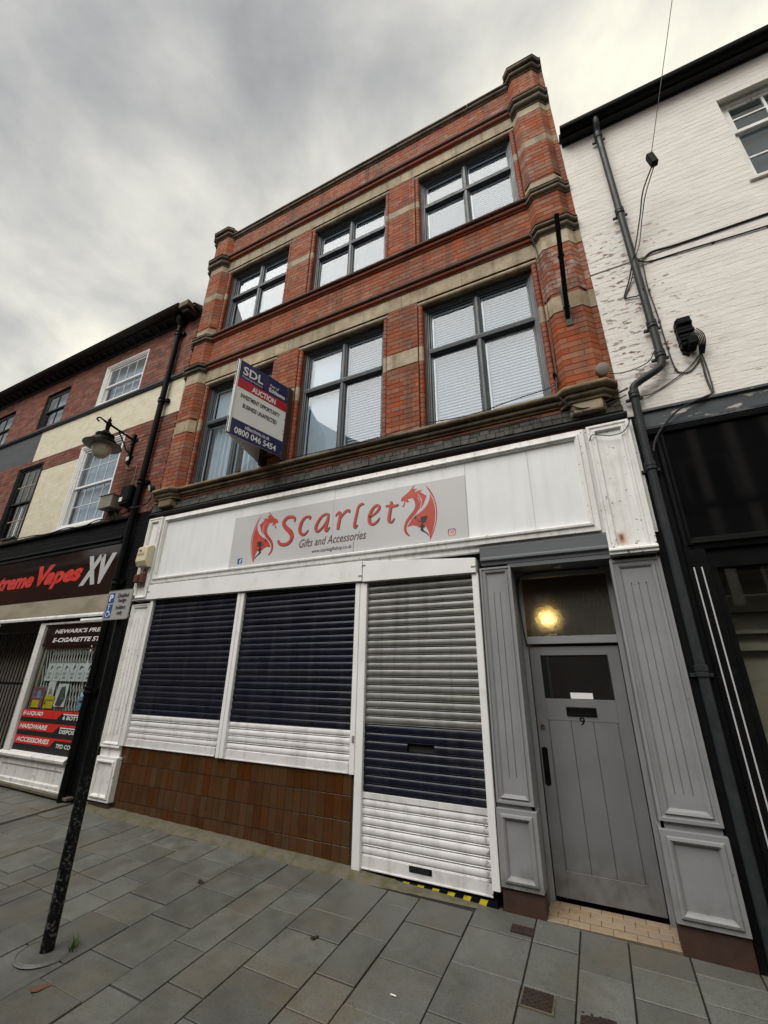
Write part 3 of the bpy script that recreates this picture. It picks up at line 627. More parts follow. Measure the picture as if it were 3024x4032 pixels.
# piers' stone bands and lintel courses
for a, b in ((-4.08, -3.62), (-2.03, -1.56)):
    for s0, s1 in ((5.577, 5.83), (8.69, 8.842)): hb(B(a + .004, b - .004, -0.003, 0.06, s0 + .003, s1 - .003), 'stone_band', 'stone', 0.003)
for a, b in ((XL, -6.232), (0.542, XR)):
    for s0, s1 in ((5.565, 5.83), (6.62, 6.84), (8.69, 8.842), (9.45, 9.62)): hb(B(a, b, -0.003, 0.06, s0 + .003, s1 - .003), 'stone_band', 'stone', 0.003)
for zb, zt in ((6.64, 6.885), (9.49, 9.727)):
    for a, b in ((-5.742, -4.86), (-4.86, -3.85), (-3.85, -2.95), (-2.95, -1.80), (-1.80, -0.9), (-0.9, 0.072)):
        hb(B(a + .0015, b - .0015, -0.004, 0.11, zb, zt - .002), 'lintel_stone', 'stone', 0.003)
# string courses, sills and coping in moulded lengths
def run(x0, x1, L, prof, name, m, gap=0.0025):
    n = max(1, round((x1 - x0) / L)); d = (x1 - x0) / n
    me = MB().plan([(gap / 2, 0.0), (d - gap / 2, 0.0)], prof).mesh(name, M[m], 0, True)
    for i in range(n):
        o = bpy.data.objects.new(name, me); o.location = (x0 + i * d, random.uniform(-.0015, .0015), random.uniform(-.0012, .0012)); put(o, HB)
def low(z, r=0.042): return [(0, z), (0.014, z), (0.016, z + .018)] + arc(0.018, z + .018 + r, r, -85, 75, 7) + [(0.0, z + .03 + 2 * r)]
def upp(z, r=0.042, o=0.05): return [(0, z), (o * .5, z)] + arc(o, z + r, r, -95, 70, 7) + [(o + r * .3, z + 2 * r + .012), (0.0, z + 2 * r + .05)]
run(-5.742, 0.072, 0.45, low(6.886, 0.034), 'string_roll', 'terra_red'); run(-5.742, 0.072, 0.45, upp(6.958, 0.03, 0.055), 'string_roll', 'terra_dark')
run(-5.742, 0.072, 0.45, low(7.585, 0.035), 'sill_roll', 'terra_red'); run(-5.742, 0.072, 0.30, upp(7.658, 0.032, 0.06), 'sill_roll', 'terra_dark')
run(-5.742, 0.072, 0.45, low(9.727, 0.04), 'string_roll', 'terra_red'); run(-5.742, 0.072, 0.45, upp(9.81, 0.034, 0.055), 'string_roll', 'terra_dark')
run(-5.742, 0.072, 0.62, [(0, 10.44), (0.012, 10.44), (0.016, 10.46)] + arc(0.02, 10.495, 0.032, -80, 80, 5) + [(0.05, 10.53)] + arc(0.05, 10.555, 0.022, -80, 80, 4) + [(0.04, 10.59), (-0.25, 10.62)], 'coping_stone', 'stone_dirty', 0.006)
run(-5.742, 0.072, 0.97, [(0, 4.335), (0.02, 4.335), (0.024, 4.36)] + arc(0.03, 4.385, 0.028, -80, 80, 5) + [(0.075, 4.415)] + arc(0.08, 4.445, 0.03, -80, 75, 5) + [(0.06, 4.482), (-0.12, 4.50)], 'sill_stone', 'stone_sill')
hb(B(XL + 0.01, XR - 0.01, 0.32, 8.0, 10.25, 10.33), 'roof', 'roof')
hb(B(XL + 0.002, XL + 0.25, 0.32, 8.0, 0, 10.25), 'side_wall', 'brick_old'); hb(B(XR - 0.25, XR - 0.002, 0.32, 8.0, 0, 10.25), 'side_wall', 'brick_old'); hb(B(XL + .25, XR - .25, 7.75, 8.0, 0, 10.25), 'rear_wall', 'brick_old')
for z in (4.05, 7.2): hb(B(XL + .25, XR - .25, 0.32, 7.75, z, z + 0.2), 'floor', 'room')
hb(B(XL + .25, XR - .25, 2.2, 2.3, 4.25, 10.25), 'interior_wall', 'room')

def blind(parent, x0, x1, z0, z1, y, tilt=58, drop=0.0):
    mb = MB(); z = z1 - 0.06; t = rad(tilt); w = 0.0235
    while z > z0 + drop:
        jz = 0.0
        a = [(0 - w * math.cos(t), 0 + w * math.sin(t)), (w * math.cos(t), -w * math.sin(t))]
        n = len(mb.v); bow = 0.003
        pr = [(-w * math.cos(t), -w * math.sin(t)), (bow * math.sin(t) * 0 - bow, bow), (w * math.cos(t), w * math.sin(t))]
        mb.v += [(xx, y + p[0], z + p[1] + jz) for xx in (x0, x1) for p in pr]
        mb.face((n, n + 1, n + 4, n + 3)); mb.face((n + 1, n + 2, n + 5, n + 4)); z -= 0.0455
    mb.box(x0, x1, y - 0.02, y + 0.02, z1 - 0.05, z1 - 0.012); mb.box(x0, x1, y - 0.012, y + 0.012, z0 + drop - 0.012, z0 + drop + 0.004)
    for xx in (x0 + (x1 - x0) * .22, x0 + (x1 - x0) * .78): mb.box(xx - .0012, xx + .0012, y - 0.018, y - 0.016, z0 + drop, z1 - .05)
    return mb.build('blind', M['blind'], parent)
def big_window(x0, x1, z0, z1, ztr, kinds):
    fx0, fx1, fz0, fz1 = x0 + 0.072, x1 - 0.072, z0 - 0.02, z1 - 0.085
    mc = (x0 + x1) / 2
    mb = MB().frame(fx0, fx1, fz0, fz1, [(0, 0.29), (0, 0.095), (0.018, 0.095), (0.022, 0.108), (0.036, 0.112), (0.040, 0.125), (0.058, 0.128), (0.064, 0.15), (0.085, 0.152), (0.09, 0.20)])
    mb.ext([(mc - .052, .20), (mc - .05, .135), (mc - .03, .125), (mc - .026, .112), (mc - .012, .105), (mc + .012, .105), (mc + .026, .112), (mc + .03, .125), (mc + .05, .135), (mc + .052, .20)], 'z', fz0 + .085, fz1 - .085)
    mb.ext([(.20, ztr - .055), (.135, ztr - .05), (.118, ztr - .035), (.10, ztr - .03), (.092, ztr + .015), (.10, ztr + .04), (.20, ztr + .06)], 'x', fx0 + .06, fx1 - .06)
    w = mb.build('window', M['frame'], HB, 0.0)
    g_ = [(fx0 + .085, mc - .05), (mc + .05, fx1 - .085)]
    rows = [(fz0 + .085, ztr - .052), (ztr + .055, fz1 - .085)]
    for r_, (c, d) in enumerate(rows):
        for q, (a, b) in enumerate(g_):
            p = B(-(b - a) / 2, (b - a) / 2, -0.002, 0.002, -(d - c) / 2, (d - c) / 2).build('pane', M['glass'], w); p.location = ((a + b) / 2, 0.168, (c + d) / 2); p.rotation_euler = (rad(random.uniform(-.35, .35)), 0, rad(random.uniform(-.4, .4)))
            B(a, b, 0.172, 0.19, d - 0.03, d).build('sash_rail', M['white'], w); B(a, a + .022, 0.172, 0.19, c, d - .03).build('sash_rail', M['white'], w)
            kd = kinds[r_][q]
            if kd == 'v': blind(w, a + .03, b - .005, c + .0, d - .02, 0.225, random.uniform(61, 63)); B(a + .025, b, .262, .266, c, d - .02).build('window_backing', M['slat_gap'], w)  # grey sheet added behind the slats so their gaps look less dark
            elif kd == 'r': B(a + .03, b - .004, .215, .218, c + .01, d - .03).build('roller_blind', M['roller'], w)
            else:
                mb = MB(); n = 60; xa, xb = (a + .05, b + .02)
                for i in range(n):
                    u0 = i / n; u1 = (i + 1) / n
                    f_ = lambda u: .26 + .028 * math.sin(u * 31 + q) + .014 * math.sin(u * 67)
                    mb.poly([(xa + (xb - xa) * u0, f_(u0), c - .05), (xa + (xb - xa) * u1, f_(u1), c - .05), (xa + (xb - xa) * u1, f_(u1), d), (xa + (xb - xa) * u0, f_(u0), d)])
                mb.build('curtain', M['fabric'], w, 0, True)
    for xe, s in ((x0, 1), (x1, -1)):                                  # nook shafts of moulded brick
        cx = xe + s * 0.036; mb = MB(); z = z0 + 0.02
        while z < z1 - 0.1:
            zz2 = min(z + 0.0725, z1 - 0.085); mb.lathe([(0.030, z), (0.034, z + .004), (0.034, zz2 - .004), (0.030, zz2)], cx, 0.038, 14); z += 0.075
        mb.build('jamb_roll', M['terra_red'], HB, 0, True)
        bz = (5.577, 5.83) if z1 < 7 else (8.69, 8.842)
        MB().lathe([(0.030, bz[0]), (0.036, bz[0] + .004), (0.036, bz[1] - .004), (0.03, bz[1])], cx, 0.038, 14).build('jamb_stone', M['stone'], HB, 0, True)
        B(min(xe + s * .001, xe + s * .074), max(xe + s * .001, xe + s * .074), 0.075, 0.094, z0 + .01, z1 - .09).build('jamb', M['terra_red'], HB)
    MB().tube([(x0 + .002, 0.045, z1 - .044), (x1 - .002, 0.045, z1 - .044)], 0.042, 14).build('lintel_roll', M['stone'], HB, 0, True)
    B(x0 + .002, x1 - .002, 0.07, 0.30, z1 - .083, z1 - .02).build('lintel_soffit', M['stone_sill'], HB)
    return w
big_window(*WIN1[0], *F1, 5.77, (('c', 'c'), ('r', 'r'))); big_window(*WIN1[1], *F1, 5.77, (('r', 'v'), ('r', 'v'))); big_window(*WIN1[2], *F1, 5.77, (('v', 'v'), ('v', 'v')))
for w_ in WIN1: big_window(*w_, *F2, 8.76, (('v', 'v'), ('v', 'v')))
# dark slate weathering above the shop fascia
its = []
TM['s'] = tmpl(0.02, 0.06, 0.004, 0.06)
lay(its, ax(-6.42, -.03), ax(0.62, -.03), 4.205, 4.272, -0.022, 'lead', zref=4.205, course=0.067, key='s', flemish=False, L=0.11, gap=0.004, jit=0.005)
lay(its, ax(-6.42, -.04), ax(0.62, -.04), 4.135, 4.202, -0.035, 'lead', zref=4.135, course=0.067, key='s', flemish=False, L=0.10, gap=0.004, jit=0.006)
place(HB, its, 'slate_creasing', 'slate_creasing', 150)
hb(B(ax(-6.44, -.05), ax(0.62, -.05), -0.02, 0.05, 4.12, 4.2), 'weathering_bed', 'lead')
hb(MB().ext([(0.02, 4.06), (-0.055, 4.06), (-0.075, 4.075), (-0.075, 4.09), (-0.02, 4.132), (0.02, 4.132)], 'x', ax(-6.45, -.06), ax(0.64, -.06)), 'fascia_capping', 'blackboard', 0.003)  # top board coloured black in place of the shadow strip under the slates


# ------------------------------------------------------------------ shop front of the main building
def P(mb, name, m, bevel=0, sm=False, parent=None, **k): return mb.build(name, [M[q] for q in m] if isinstance(m, tuple) else M[m], parent or HB, bevel, sm, **k)
P(B(XL + .25, -0.66, 0.14, 0.30, -0.1, 4.0), 'shop_backing', 'dark'); P(B(0.26, XR - .25, 0.14, 0.30, -0.1, 4.0), 'shop_backing', 'dark'); P(B(-0.66, 0.26, 0.10, 0.30, 2.72, 4.0), 'shop_backing', 'dark')
# fascia: boards, moulded frame, end consoles
yb = -0.03
fx = lambda x: ax(x, yb); fz = lambda z: az(z, yb)
for a, b in ((-5.96, -4.44), (-4.44, -2.75), (-2.75, -1.03), (-1.03, -0.35), (-0.35, 0.15)):
    P(B(fx(a) + .0015, fx(b) - .0015, yb + random.uniform(-.0015, .0015), 0.02, fz(3.0), fz(3.96)), 'fascia_board', 'board', 0.001)
P(MB().frame(ax(-6.04, -.055), ax(0.22, -.055), az(2.935, -.055), az(4.035, -.055), [(0, 0.02), (0, -.055), (0.045, -.058), (0.055, -.075), (0.074, -.078), (0.080, -.062), (0.090, -.056), (0.096, -.034), (0.096, 0.0)]), 'fascia_frame', 'white_old')
for x in (-5.2, -4.3, -3.4, -2.55, -1.9, -1.25): P(B(fx(x) - .004, fx(x) + .004, yb - 0.001 - .004, yb, fz(3.9), fz(3.908)), 'fixing_screw', 'zinc')
def console(x0, x1, mname):
    y = -0.085; a, b = ax(x0, y), ax(x1, y); z0, z1 = az(2.69, y), az(4.05, y)
    mb = MB(); mb.box(a, b, -0.06, 0.06, z0 + .0, z1); P(mb, 'console_post', mname, 0.004)
    P(MB().frame(a - .002, b + .002, z0, z1, [(0, -.058), (0, y), (0.022, y - .002), (0.03, y + .008), (0.045, y + .010), (0.055, y - .004), (0.068, y - .004), (0.078, -.066), (0.078, -.058)]), 'console_frame', mname)
    P(MB().ext([(-0.06, z0 - .0), (y - .012, z0), (y - .012, z0 + .02), (y - .03, z0 + .03), (y - .03, z0 + .045), (y - .005, z0 + .06), (-.06, z0 + .06)], 'x', a - .004, b + .004), 'console_base', mname, 0.002)
console(-6.40, -6.075, 'white_old'); console(0.255, 0.63, 'white_old')
P(B(ax(-6.05, -.02), ax(0.66, -.02), -0.02, 0.05, az(2.86, -.02), 4.02), 'fascia_backing', 'white_old')
# shutter boxes
yc = -0.075
cx_ = lambda x: ax(x, yc); cz_ = lambda z: az(z, yc)
P(MB().ext([(cx_(-6.05), cz_(2.69)), (cx_(-2.315) - .002, cz_(2.665)), (cx_(-2.315) - .002, cz_(2.905)), (cx_(-6.05), cz_(2.915))], 'y', yc, 0.12), 'shutter_box', 'white', 0.004)
P(MB().ext([(cx_(-2.31) + .002, cz_(2.655)), (cx_(-0.985), cz_(2.645)), (cx_(-0.98), cz_(2.80)), (cx_(-2.31) + .002, cz_(2.90))], 'y', yc, 0.12), 'shutter_box', 'white', 0.004)
for x, z in ((-6.02, 2.80), (-2.33, 2.72), (-2.29, 2.84), (-1.0, 2.70)): P(B(cx_(x) - .03, cx_(x) + .02, yc - .004, yc + .0, cz_(z), cz_(z) + .014), 'box_bracket', 'zinc')
# guides
def guide(x0, x1, z0, z1, y=-0.045, m='white'):
    a, b = ax(x0, y), ax(x1, y); mb = MB(); mb.box(a, b, y, 0.03, az(z0, y), az(z1, y)); mid = (a + b) / 2
    P(mb, 'shutter_guide', m, 0.004)
guide(-5.93, -5.865, 0.74, 2.68); guide(-4.20, -4.145, 0.735, 2.66); guide(-4.14, -4.08, 0.735, 2.66); guide(-2.395, -2.335, 0.73, 2.65); guide(-2.33, -2.245, -0.05, 2.64); guide(-1.03, -0.965, 0.05, 2.64, -0.05)
B(ax(-2.37, -.05), ax(-2.345, -.05), -0.052, -0.044, 1.02, 1.08).build('lock_plate', M['zinc'], HB)
PR = [(0.018, 0.0), (-0.002, 0.0), (-0.007, 0.003), (-0.001, 0.0075), (0.010, 0.0085), (0.010, 0.0105), (-0.003, 0.0135), (-0.0075, 0.022), (-0.0095, 0.034), (-0.009, 0.046), (-0.006, 0.057), (-0.001, 0.066), (0.008, 0.0705), (0.018, 0.0735)]
def shutter(x0, x1, ztop, plan_, bar_h, handle=None, slot=None, lab=None):
    # plan_: list of (material, count) from the bottom bar upwards
    zb = plan_[0]
    P_ = MB(); P_.box(x0, x1, -0.012, 0.012, zb, zb + bar_h); P_.box(x0, x1, -0.022, 0.006, zb - .006, zb + .006)
    root = P_.build('roller_shutter', M['shut_white'], HB, 0.002)
    if handle:
        hx = handle; hp = MB(); hp.box(hx - .105, hx + .105, -0.018, -0.011, zb + .045, zb + .09); hp.build('hand_slot', M['black'], root, 0.003)
        hq = MB()
        for i in range(9): hq.box(hx - .09 + i * .02, hx - .078 + i * .02, -0.021, -0.017, zb + .052, zb + .083)
        hq.build('grip', M['pipe'], root)
    cache = {}
    z = zb + bar_h
    for m, n, pit in plan_[1:]:
        for i in range(n):
            if pit == 0: 
                B(x0, x1, -0.012, 0.012, z, z + 0.05).build('plain_slat', M[m], root, 0.002); z += 0.05; continue
            if z > ztop: break
            if slot and abs(z - slot[2]) < 0.037:
                for a, b in ((x0, slot[0]), (slot[1], x1)):
                    MB().ext(PR, 'x', a, b).build('slat', M[m], root, 0, False).location = (0, 0, z)
                B(slot[0], slot[1], 0.03, 0.04, z, z + .073).build('letter_slot', M['dark'], root)
            else:
                if m not in cache: cache[m] = MB().ext(PR, 'x', x0, x1).mesh('slat', M[m])
                o = bpy.data.objects.new('slat', cache[m]); o.location = (0, random.uniform(-.0012, .0012), z); o.rotation_euler = (random.uniform(-.03, .03), random.uniform(-.0012, .0012), 0); put(o, root)
            z += 0.0735
    return root
shutter(-5.87, -4.195, 2.66, [0.755, ('shut_white', 4, 1), ('navy', 40, 1)], 0.085)
shutter(-4.085, -2.39, 2.66, [0.745, ('shut_white', 4, 1), ('navy', 40, 1)], 0.09)
shutter(-2.25, -1.02, 2.64, [0.02, ('shut_white', 6, 1), ('shut_white', 1, 0), ('navy', 8, 1), ('galv', 40, 1)], 0.095, handle=-1.64, slot=(-1.758, -1.484, 1.005))
# tiled stall riser
P(B(-5.88, -2.33, 0.008, 0.14, -0.1, 0.76), 'tile_bed', 'grout')
TM['t'] = tmpl(0.010, 0.005, 0.0008, 0.02)
its = []
z = 0.745; rows = [(0.556, 0.76), (0.348, 0.552), (0.146, 0.344), (-0.06, 0.142)]
for r_, (z0, z1) in enumerate(rows):
    x = -5.90
    while x < -2.33:
        w = 0.0985
        xa, xb = max(x, -5.89), min(x + w, -2.332)
        if xb - xa > .03: its.append(('t', 'tile', ((xa + xb) / 2, random.uniform(-.0012, .0012), (z0 + z1) / 2), (xb - xa - .003, 1, z1 - z0 - .003), 0.0))
        x += w
place(HB, its, 'wall_tile', 'wall_tiles', 300)
# fluted pilasters
def fluted(x0, x1, z0, z1, zp0, m, nfl, face=-0.03, panel_in=0.055, base_z=-0.1, flz=(0.85, 2.43), wide=0.03):
    a, b = ax(x0, face), ax(x1, face); t = az(z1, face); pz = az(zp0, face)
    post = MB(); post.box(a, b, face + .03, 0.13, pz, t); P(post, 'pilaster_post', m)
    P(MB().frame(a, b, az(z0, face), t, [(0, face + .032), (0, face), (panel_in * .3, face), (panel_in * .38, face + .01), (panel_in * .6, face + .012), (panel_in * .72, face - .002), (panel_in * .95, face + .004), (panel_in * 1.2, face + .022), (panel_in * 1.2, face + .032)]), 'pilaster_frame', m)
    i0, i1 = a + panel_in * 1.15, b - panel_in * 1.15; d = (i1 - i0) / (nfl + 1); f0, f1 = az(flz[0], face), az(flz[1], face)
    yf = face + .021; mb = MB(); mb.box(i0, i1, yf, yf + .012, f1, t - panel_in * 1.1); mb.box(i0, i1, yf, yf + .012, az(z0, face) + panel_in * 1.1, f0)
    for i in range(nfl + 1): mb.box(i0 + i * d + (0.004 if i else 0), i0 + (i + 1) * d - (0.004 if i < nfl else 0), yf, yf + .012, f0, f1)
    P(mb, 'fluted_panel', m)
    # pedestal
    pf = face - .022; a2, b2 = ax(x0 - .012, pf), ax(x1 + .012, pf); pb = az(0.092, pf); ptop = az(zp0 - .005, pf)
    ped = MB(); ped.box(a2, b2, pf + .012, 0.13, pb, ptop); P(ped, 'pedestal', m, 0.003)
    pi_ = 0.03
    P(MB().frame(a2 + .002, b2 - .002, pb + .001, ptop - .001, [(0, pf + .014), (0, pf), (wide, pf), (wide + .006, pf - .014), (wide + .022, pf - .018), (wide + .036, pf - .006), (wide + .045, pf + .012), (wide + .045, pf + .014)]), 'pedestal_panel', m, 0.0)
    P(B(a2 + .004, b2 - .004, pf + .02, 0.13, -0.14, pb - .0005), 'plinth_block', 'brownpaint', 0.003)
fluted(-6.335, -5.925, 0.71, 2.63, 0.60, 'white_old', 3, face=-0.05)
fluted(-0.945, -0.64, 0.66, 2.68, 0.625, 'grey', 2)
fluted(0.235, 0.625, 0.68, 2.64, 0.63, 'grey', 3, panel_in=0.07)
# grey lintel, porch and door number 9
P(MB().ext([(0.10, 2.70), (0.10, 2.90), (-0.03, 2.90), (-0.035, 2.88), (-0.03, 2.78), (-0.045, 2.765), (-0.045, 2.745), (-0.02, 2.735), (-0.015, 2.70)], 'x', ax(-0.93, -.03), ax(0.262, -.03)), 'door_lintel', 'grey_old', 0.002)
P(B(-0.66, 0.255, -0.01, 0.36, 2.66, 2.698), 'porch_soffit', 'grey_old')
P(B(-0.662, -0.635, 0.0, 0.36, -0.1, 2.66), 'porch_lining', 'grey'); P(B(0.240, 0.262, 0.0, 0.36, -0.1, 2.66), 'porch_lining', 'grey')
P(MB().box(-0.634, -0.59, 0.27, 0.34, -0.05, 2.66).box(0.197, 0.239, 0.27, 0.34, -0.05, 2.66).box(-0.59, 0.197, 0.27, 0.34, 1.95, 2.02).box(-0.59, 0.197, 0.27, 0.34, 2.60, 2.66), 'door_frame', 'grey', 0.003)
P(B(-0.595, 0.202, 0.312, 0.318, 2.015, 2.605), 'transom_pane', 'obscure')
# entrance hall behind, with the lit bulb the photograph shows
P(B(-0.66, -0.64, 0.37, 2.2, -0.05, 3.0), 'hall_wall', 'hall'); P(B(0.24, 0.258, 0.37, 2.2, -0.05, 3.0), 'hall_wall', 'hall'); P(B(-0.66, 0.26, 2.19, 2.21, -0.05, 3.0), 'hall_wall', 'hall'); P(B(-0.66, 0.26, 0.36, 2.2, 2.99, 3.0), 'hall_ceiling', 'hall')
lampb = thing('pendant_bulb', 'lit warm bulb glowing behind the obscured glass above the grey door', 'light bulb', (-0.42, 0.86, 2.33))
MB().lathe([(0.0, -.055), (0.022, -.05), (0.036, -.025), (0.037, .0), (0.028, .03), (0.016, .055), (0.014, .07)], 0, 0, 16).build('bulb', M['warm'], lampb, 0, True); MB().lathe([(0.016, .07), (0.016, .11), (0.004, .12), (0.003, .66)], 0, 0, 10).build('flex', M['wire'], lampb)
pl = bpy.data.lights.new('bulb_light', 'POINT'); pl.energy = 0.7; pl.color = (1.0, 0.72, 0.35); pl.shadow_soft_size = 0.05
plo = bpy.data.objects.new('bulb_light', pl); put(plo, lampb); plo.location = (0, -0.06, -0.08)
# recessed downlight in the porch soffit that warms the threshold
DL = thing('porch_downlight', 'small warm downlight recessed in the soffit above the grey door', 'downlight', (-.2, .12, 2.655))
MB().lathe([(.04, 0), (.045, -.004), (.045, .003), (.03, .004)], 0, 0, 18).build('bezel', M['brass'], DL); MB().lathe([(.0, .001), (.03, .001)], 0, 0, 18).build('lens', M['warm'], DL)
sp_ = bpy.data.lights.new('downlight_beam', 'SPOT'); sp_.energy = 15; sp_.color = (1.0, .66, .36); sp_.spot_size = rad(21); sp_.spot_blend = 0.9; sp_.shadow_soft_size = .03
spo = bpy.data.objects.new('downlight_beam', sp_); put(spo, DL); spo.location = (0, 0, -.02)
dr = MB()
yd = 0.30
dr.box(-0.582, 0.19, yd + .014, yd + .04, 0.0, 1.925)
dr.box(-0.582, -0.488, yd, yd + .013, 0.0, 1.925); dr.box(0.094, 0.19, yd, yd + .013, 0.0, 1.925)
dr.box(-0.488, 0.094, yd, yd + .013, 1.846, 1.925); dr.box(-0.488, 0.094, yd, yd + .013, 1.288, 1.467); dr.box(-0.488, 0.094, yd, yd + .013, 0.0, 0.178)
door = P(dr, 'door', 'door', 0.002)
for a, b in ((-0.488, -0.481), (-0.476, -0.294), (-0.289, -0.112), (-0.107, 0.079), (0.084, 0.094)):
    P(B(a, b, yd + .001, yd + .0135, 0.18, 1.286), 'plank', 'door', 0.0012, parent=door)
P(B(-0.487, 0.093, yd + .006, yd + .0135, 1.468, 1.845), 'door_pane', 'glass_dark', parent=door)
P(B(-0.486, 0.092, yd + .0136, yd + .0139, 1.469, 1.844), 'pane_backing', 'dark', parent=door)
gm = MB()
for i in range(28): gm.box(-0.486 + i * .0207, -0.4845 + i * .0207, yd + .0045, yd + .006, 1.469, 1.844)
for i in range(18): gm.box(-0.486, 0.092, yd + .0045, yd + .006, 1.469 + i * .021, 1.4705 + i * .021)
P(gm, 'wired_grid', 'black', parent=door)
P(B(-0.265, -0.08, yd + .002, yd + .0044, 1.472, 1.522), 'paper_notice', 'whiteprint', parent=door)
lb = P(MB().box(-0.318, -0.071, yd - .008, yd, 1.33, 1.403).frame(-0.318, -0.071, 1.33, 1.403, [(0.0, yd - .008), (0.006, yd - .014), (0.014, yd - .014), (0.018, yd - .008)]), 'letter_box', 'black', 0.001, parent=door)
P(B(-0.29, -0.10, yd - .013, yd - .009, 1.345, 1.385), 'flap', 'black', 0.001, parent=door) 
text('9', M['black'], door, -0.220, -0.176, 1.258, 1.322, yd - .002, bold=0.012, name='number')
P(MB().tube([(-0.538, yd - .012, 1.232), (-0.538, yd + .004, 1.232)], 0.019, 18), 'cylinder_lock', 'brass', parent=door, sm=True)
P(MB().ext([(-0.570, 0.78), (-0.545, 0.765), (-0.520, 0.78), (-0.520, 1.055), (-0.545, 1.07), (-0.570, 1.055)], 'y', yd - .006, yd), 'handle_plate', 'black', 0.001, parent=door)
P(MB().tube(smooth([(-0.545, yd - .006, 0.96), (-0.545, yd - .035, 0.94), (-0.545, yd - .045, 0.90), (-0.545, yd - .035, 0.86), (-0.545, yd - .006, 0.84)], 5), 0.007, 8), 'pull_handle', 'black', parent=door, sm=True)
# threshold
for r_, (ya, yb2) in enumerate(((-0.03, 0.06), (0.062, 0.145), (0.147, 0.235), (0.237, 0.31))):
    x = -0.63 - (0.075 if r_ % 2 else 0)
    while x < 0.24:
        a, b = max(x, -0.632), min(x + 0.147, 0.238); x += 0.149
        if b - a > .03: P(B(a + .001, b - .001, ya + .001, yb2 - .001, -0.12, gz(0, 0) + 0.012 + 0.006 * (r_ > 0)), 'threshold_tile', 'threshold', 0.0015)
P(B(-0.633, 0.239, -0.03, 0.34, -0.14, gz(0, 0) + 0.008), 'threshold_bed', 'concrete')
# hazard strip under the shutter door
P(B(-2.245, -0.99, -0.012, 0.10, -0.14, -0.005), 'shutter_sill', 'black_matt')
for i in range(7):
    x = -1.96 + i * .135; P(MB().sheet([(x, -0.057), (x + .06, -0.057), (x + .085, -0.010), (x + .025, -0.010)], -0.0135), 'hazard_stripe', 'yellow')

# ================================================================== signs and fittings on the main building
SG = thing('shop_sign', 'pale grey shop sign with scarlet lettering and two dragons on the white fascia', 'sign', (fx(-2.74), yb, fz(3.02)))
ys = yb - 0.006
for a, b in ((-4.44, -2.758), (-2.753, -1.035)): B(fx(a), fx(b), ys, yb - .0018, fz(3.026), fz(3.765)).build('sign_panel', M['sign_grey'], SG, 0.001)
SCARLET = {
'S': [[(-3.368, 3.551, 0.0118), (-3.365, 3.595, 0.0308), (-3.391, 3.623, 0.0405), (-3.443, 3.634, 0.0408), (-3.5, 3.626, 0.0458), (-3.542, 3.583, 0.0483), (-3.54, 3.539, 0.0505), (-3.488, 3.476, 0.0617), (-3.424, 3.419, 0.0645), (-3.389, 3.36, 0.0557), (-3.397, 3.298, 0.0462), (-3.449, 3.257, 0.0416), (-3.517, 3.251, 0.0419), (-3.577, 3.273, 0.0399), (-3.604, 3.308, 0.026), (-3.592, 3.328, 0.0071)]],
'c': [[(-3.121, 3.547, 0.0161), (-3.119, 3.584, 0.0323), (-3.164, 3.594, 0.0301), (-3.217, 3.572, 0.0372), (-3.254, 3.513, 0.0441), (-3.269, 3.44, 0.0439), (-3.252, 3.379, 0.0412), (-3.207, 3.349, 0.0364), (-3.166, 3.362, 0.0249), (-3.128, 3.404, 0.0091)]],
'a': [[(-2.827, 3.581, 0.0156), (-2.876, 3.583, 0.0269), (-2.933, 3.561, 0.0315), (-2.987, 3.495, 0.0383), (-3.014, 3.425, 0.0404), (-3.003, 3.376, 0.0379), (-2.97, 3.366, 0.031), (-2.915, 3.405, 0.0243), (-2.862, 3.476, 0.0222), (-2.838, 3.535, 0.02)], [(-2.832, 3.587, 0.0201), (-2.836, 3.514, 0.0333), (-2.853, 3.433, 0.0375), (-2.862, 3.372, 0.0373), (-2.841, 3.354, 0.0284), (-2.799, 3.399, 0.0087)]],
'r': [[(-2.724, 3.528, 0.0088), (-2.696, 3.565, 0.0241), (-2.662, 3.571, 0.0328), (-2.659, 3.507, 0.0369), (-2.675, 3.407, 0.0387), (-2.679, 3.346, 0.0321)], [(-2.664, 3.467, 0.0108), (-2.621, 3.533, 0.0217), (-2.578, 3.573, 0.0303), (-2.534, 3.581, 0.0345), (-2.523, 3.548, 0.0172)]],
'l': [[(-2.325, 3.623, 0.0116), (-2.337, 3.637, 0.0257), (-2.379, 3.624, 0.0281), (-2.403, 3.585, 0.0281), (-2.421, 3.498, 0.0302), (-2.438, 3.411, 0.0323), (-2.442, 3.351, 0.0321), (-2.426, 3.338, 0.0228), (-2.396, 3.372, 0.0068)]],
'e': [[(-2.237, 3.442, 0.0158), (-2.175, 3.47, 0.0225), (-2.119, 3.516, 0.0292), (-2.106, 3.558, 0.0315), (-2.134, 3.583, 0.0317), (-2.183, 3.56, 0.0318), (-2.222, 3.5, 0.0385), (-2.239, 3.426, 0.0406), (-2.224, 3.363, 0.038), (-2.177, 3.346, 0.031), (-2.127, 3.376, 0.0199), (-2.097, 3.42, 0.0066)]],
't': [[(-1.944, 3.602, 0.0222), (-1.948, 3.554, 0.0331), (-1.963, 3.469, 0.035), (-1.975, 3.385, 0.0369), (-1.968, 3.344, 0.0324), (-1.932, 3.341, 0.0215), (-1.902, 3.382, 0.0065)], [(-2.019, 3.542, 0.0089), (-1.995, 3.551, 0.0222), (-1.939, 3.539, 0.0286), (-1.884, 3.537, 0.0284), (-1.851, 3.546, 0.0109)]]}
tr = lambda s, dx=0, dz=0: [(fx(a) + dx, fz(b) + dz, w) for a, b, w in s]
sh_ = MB()
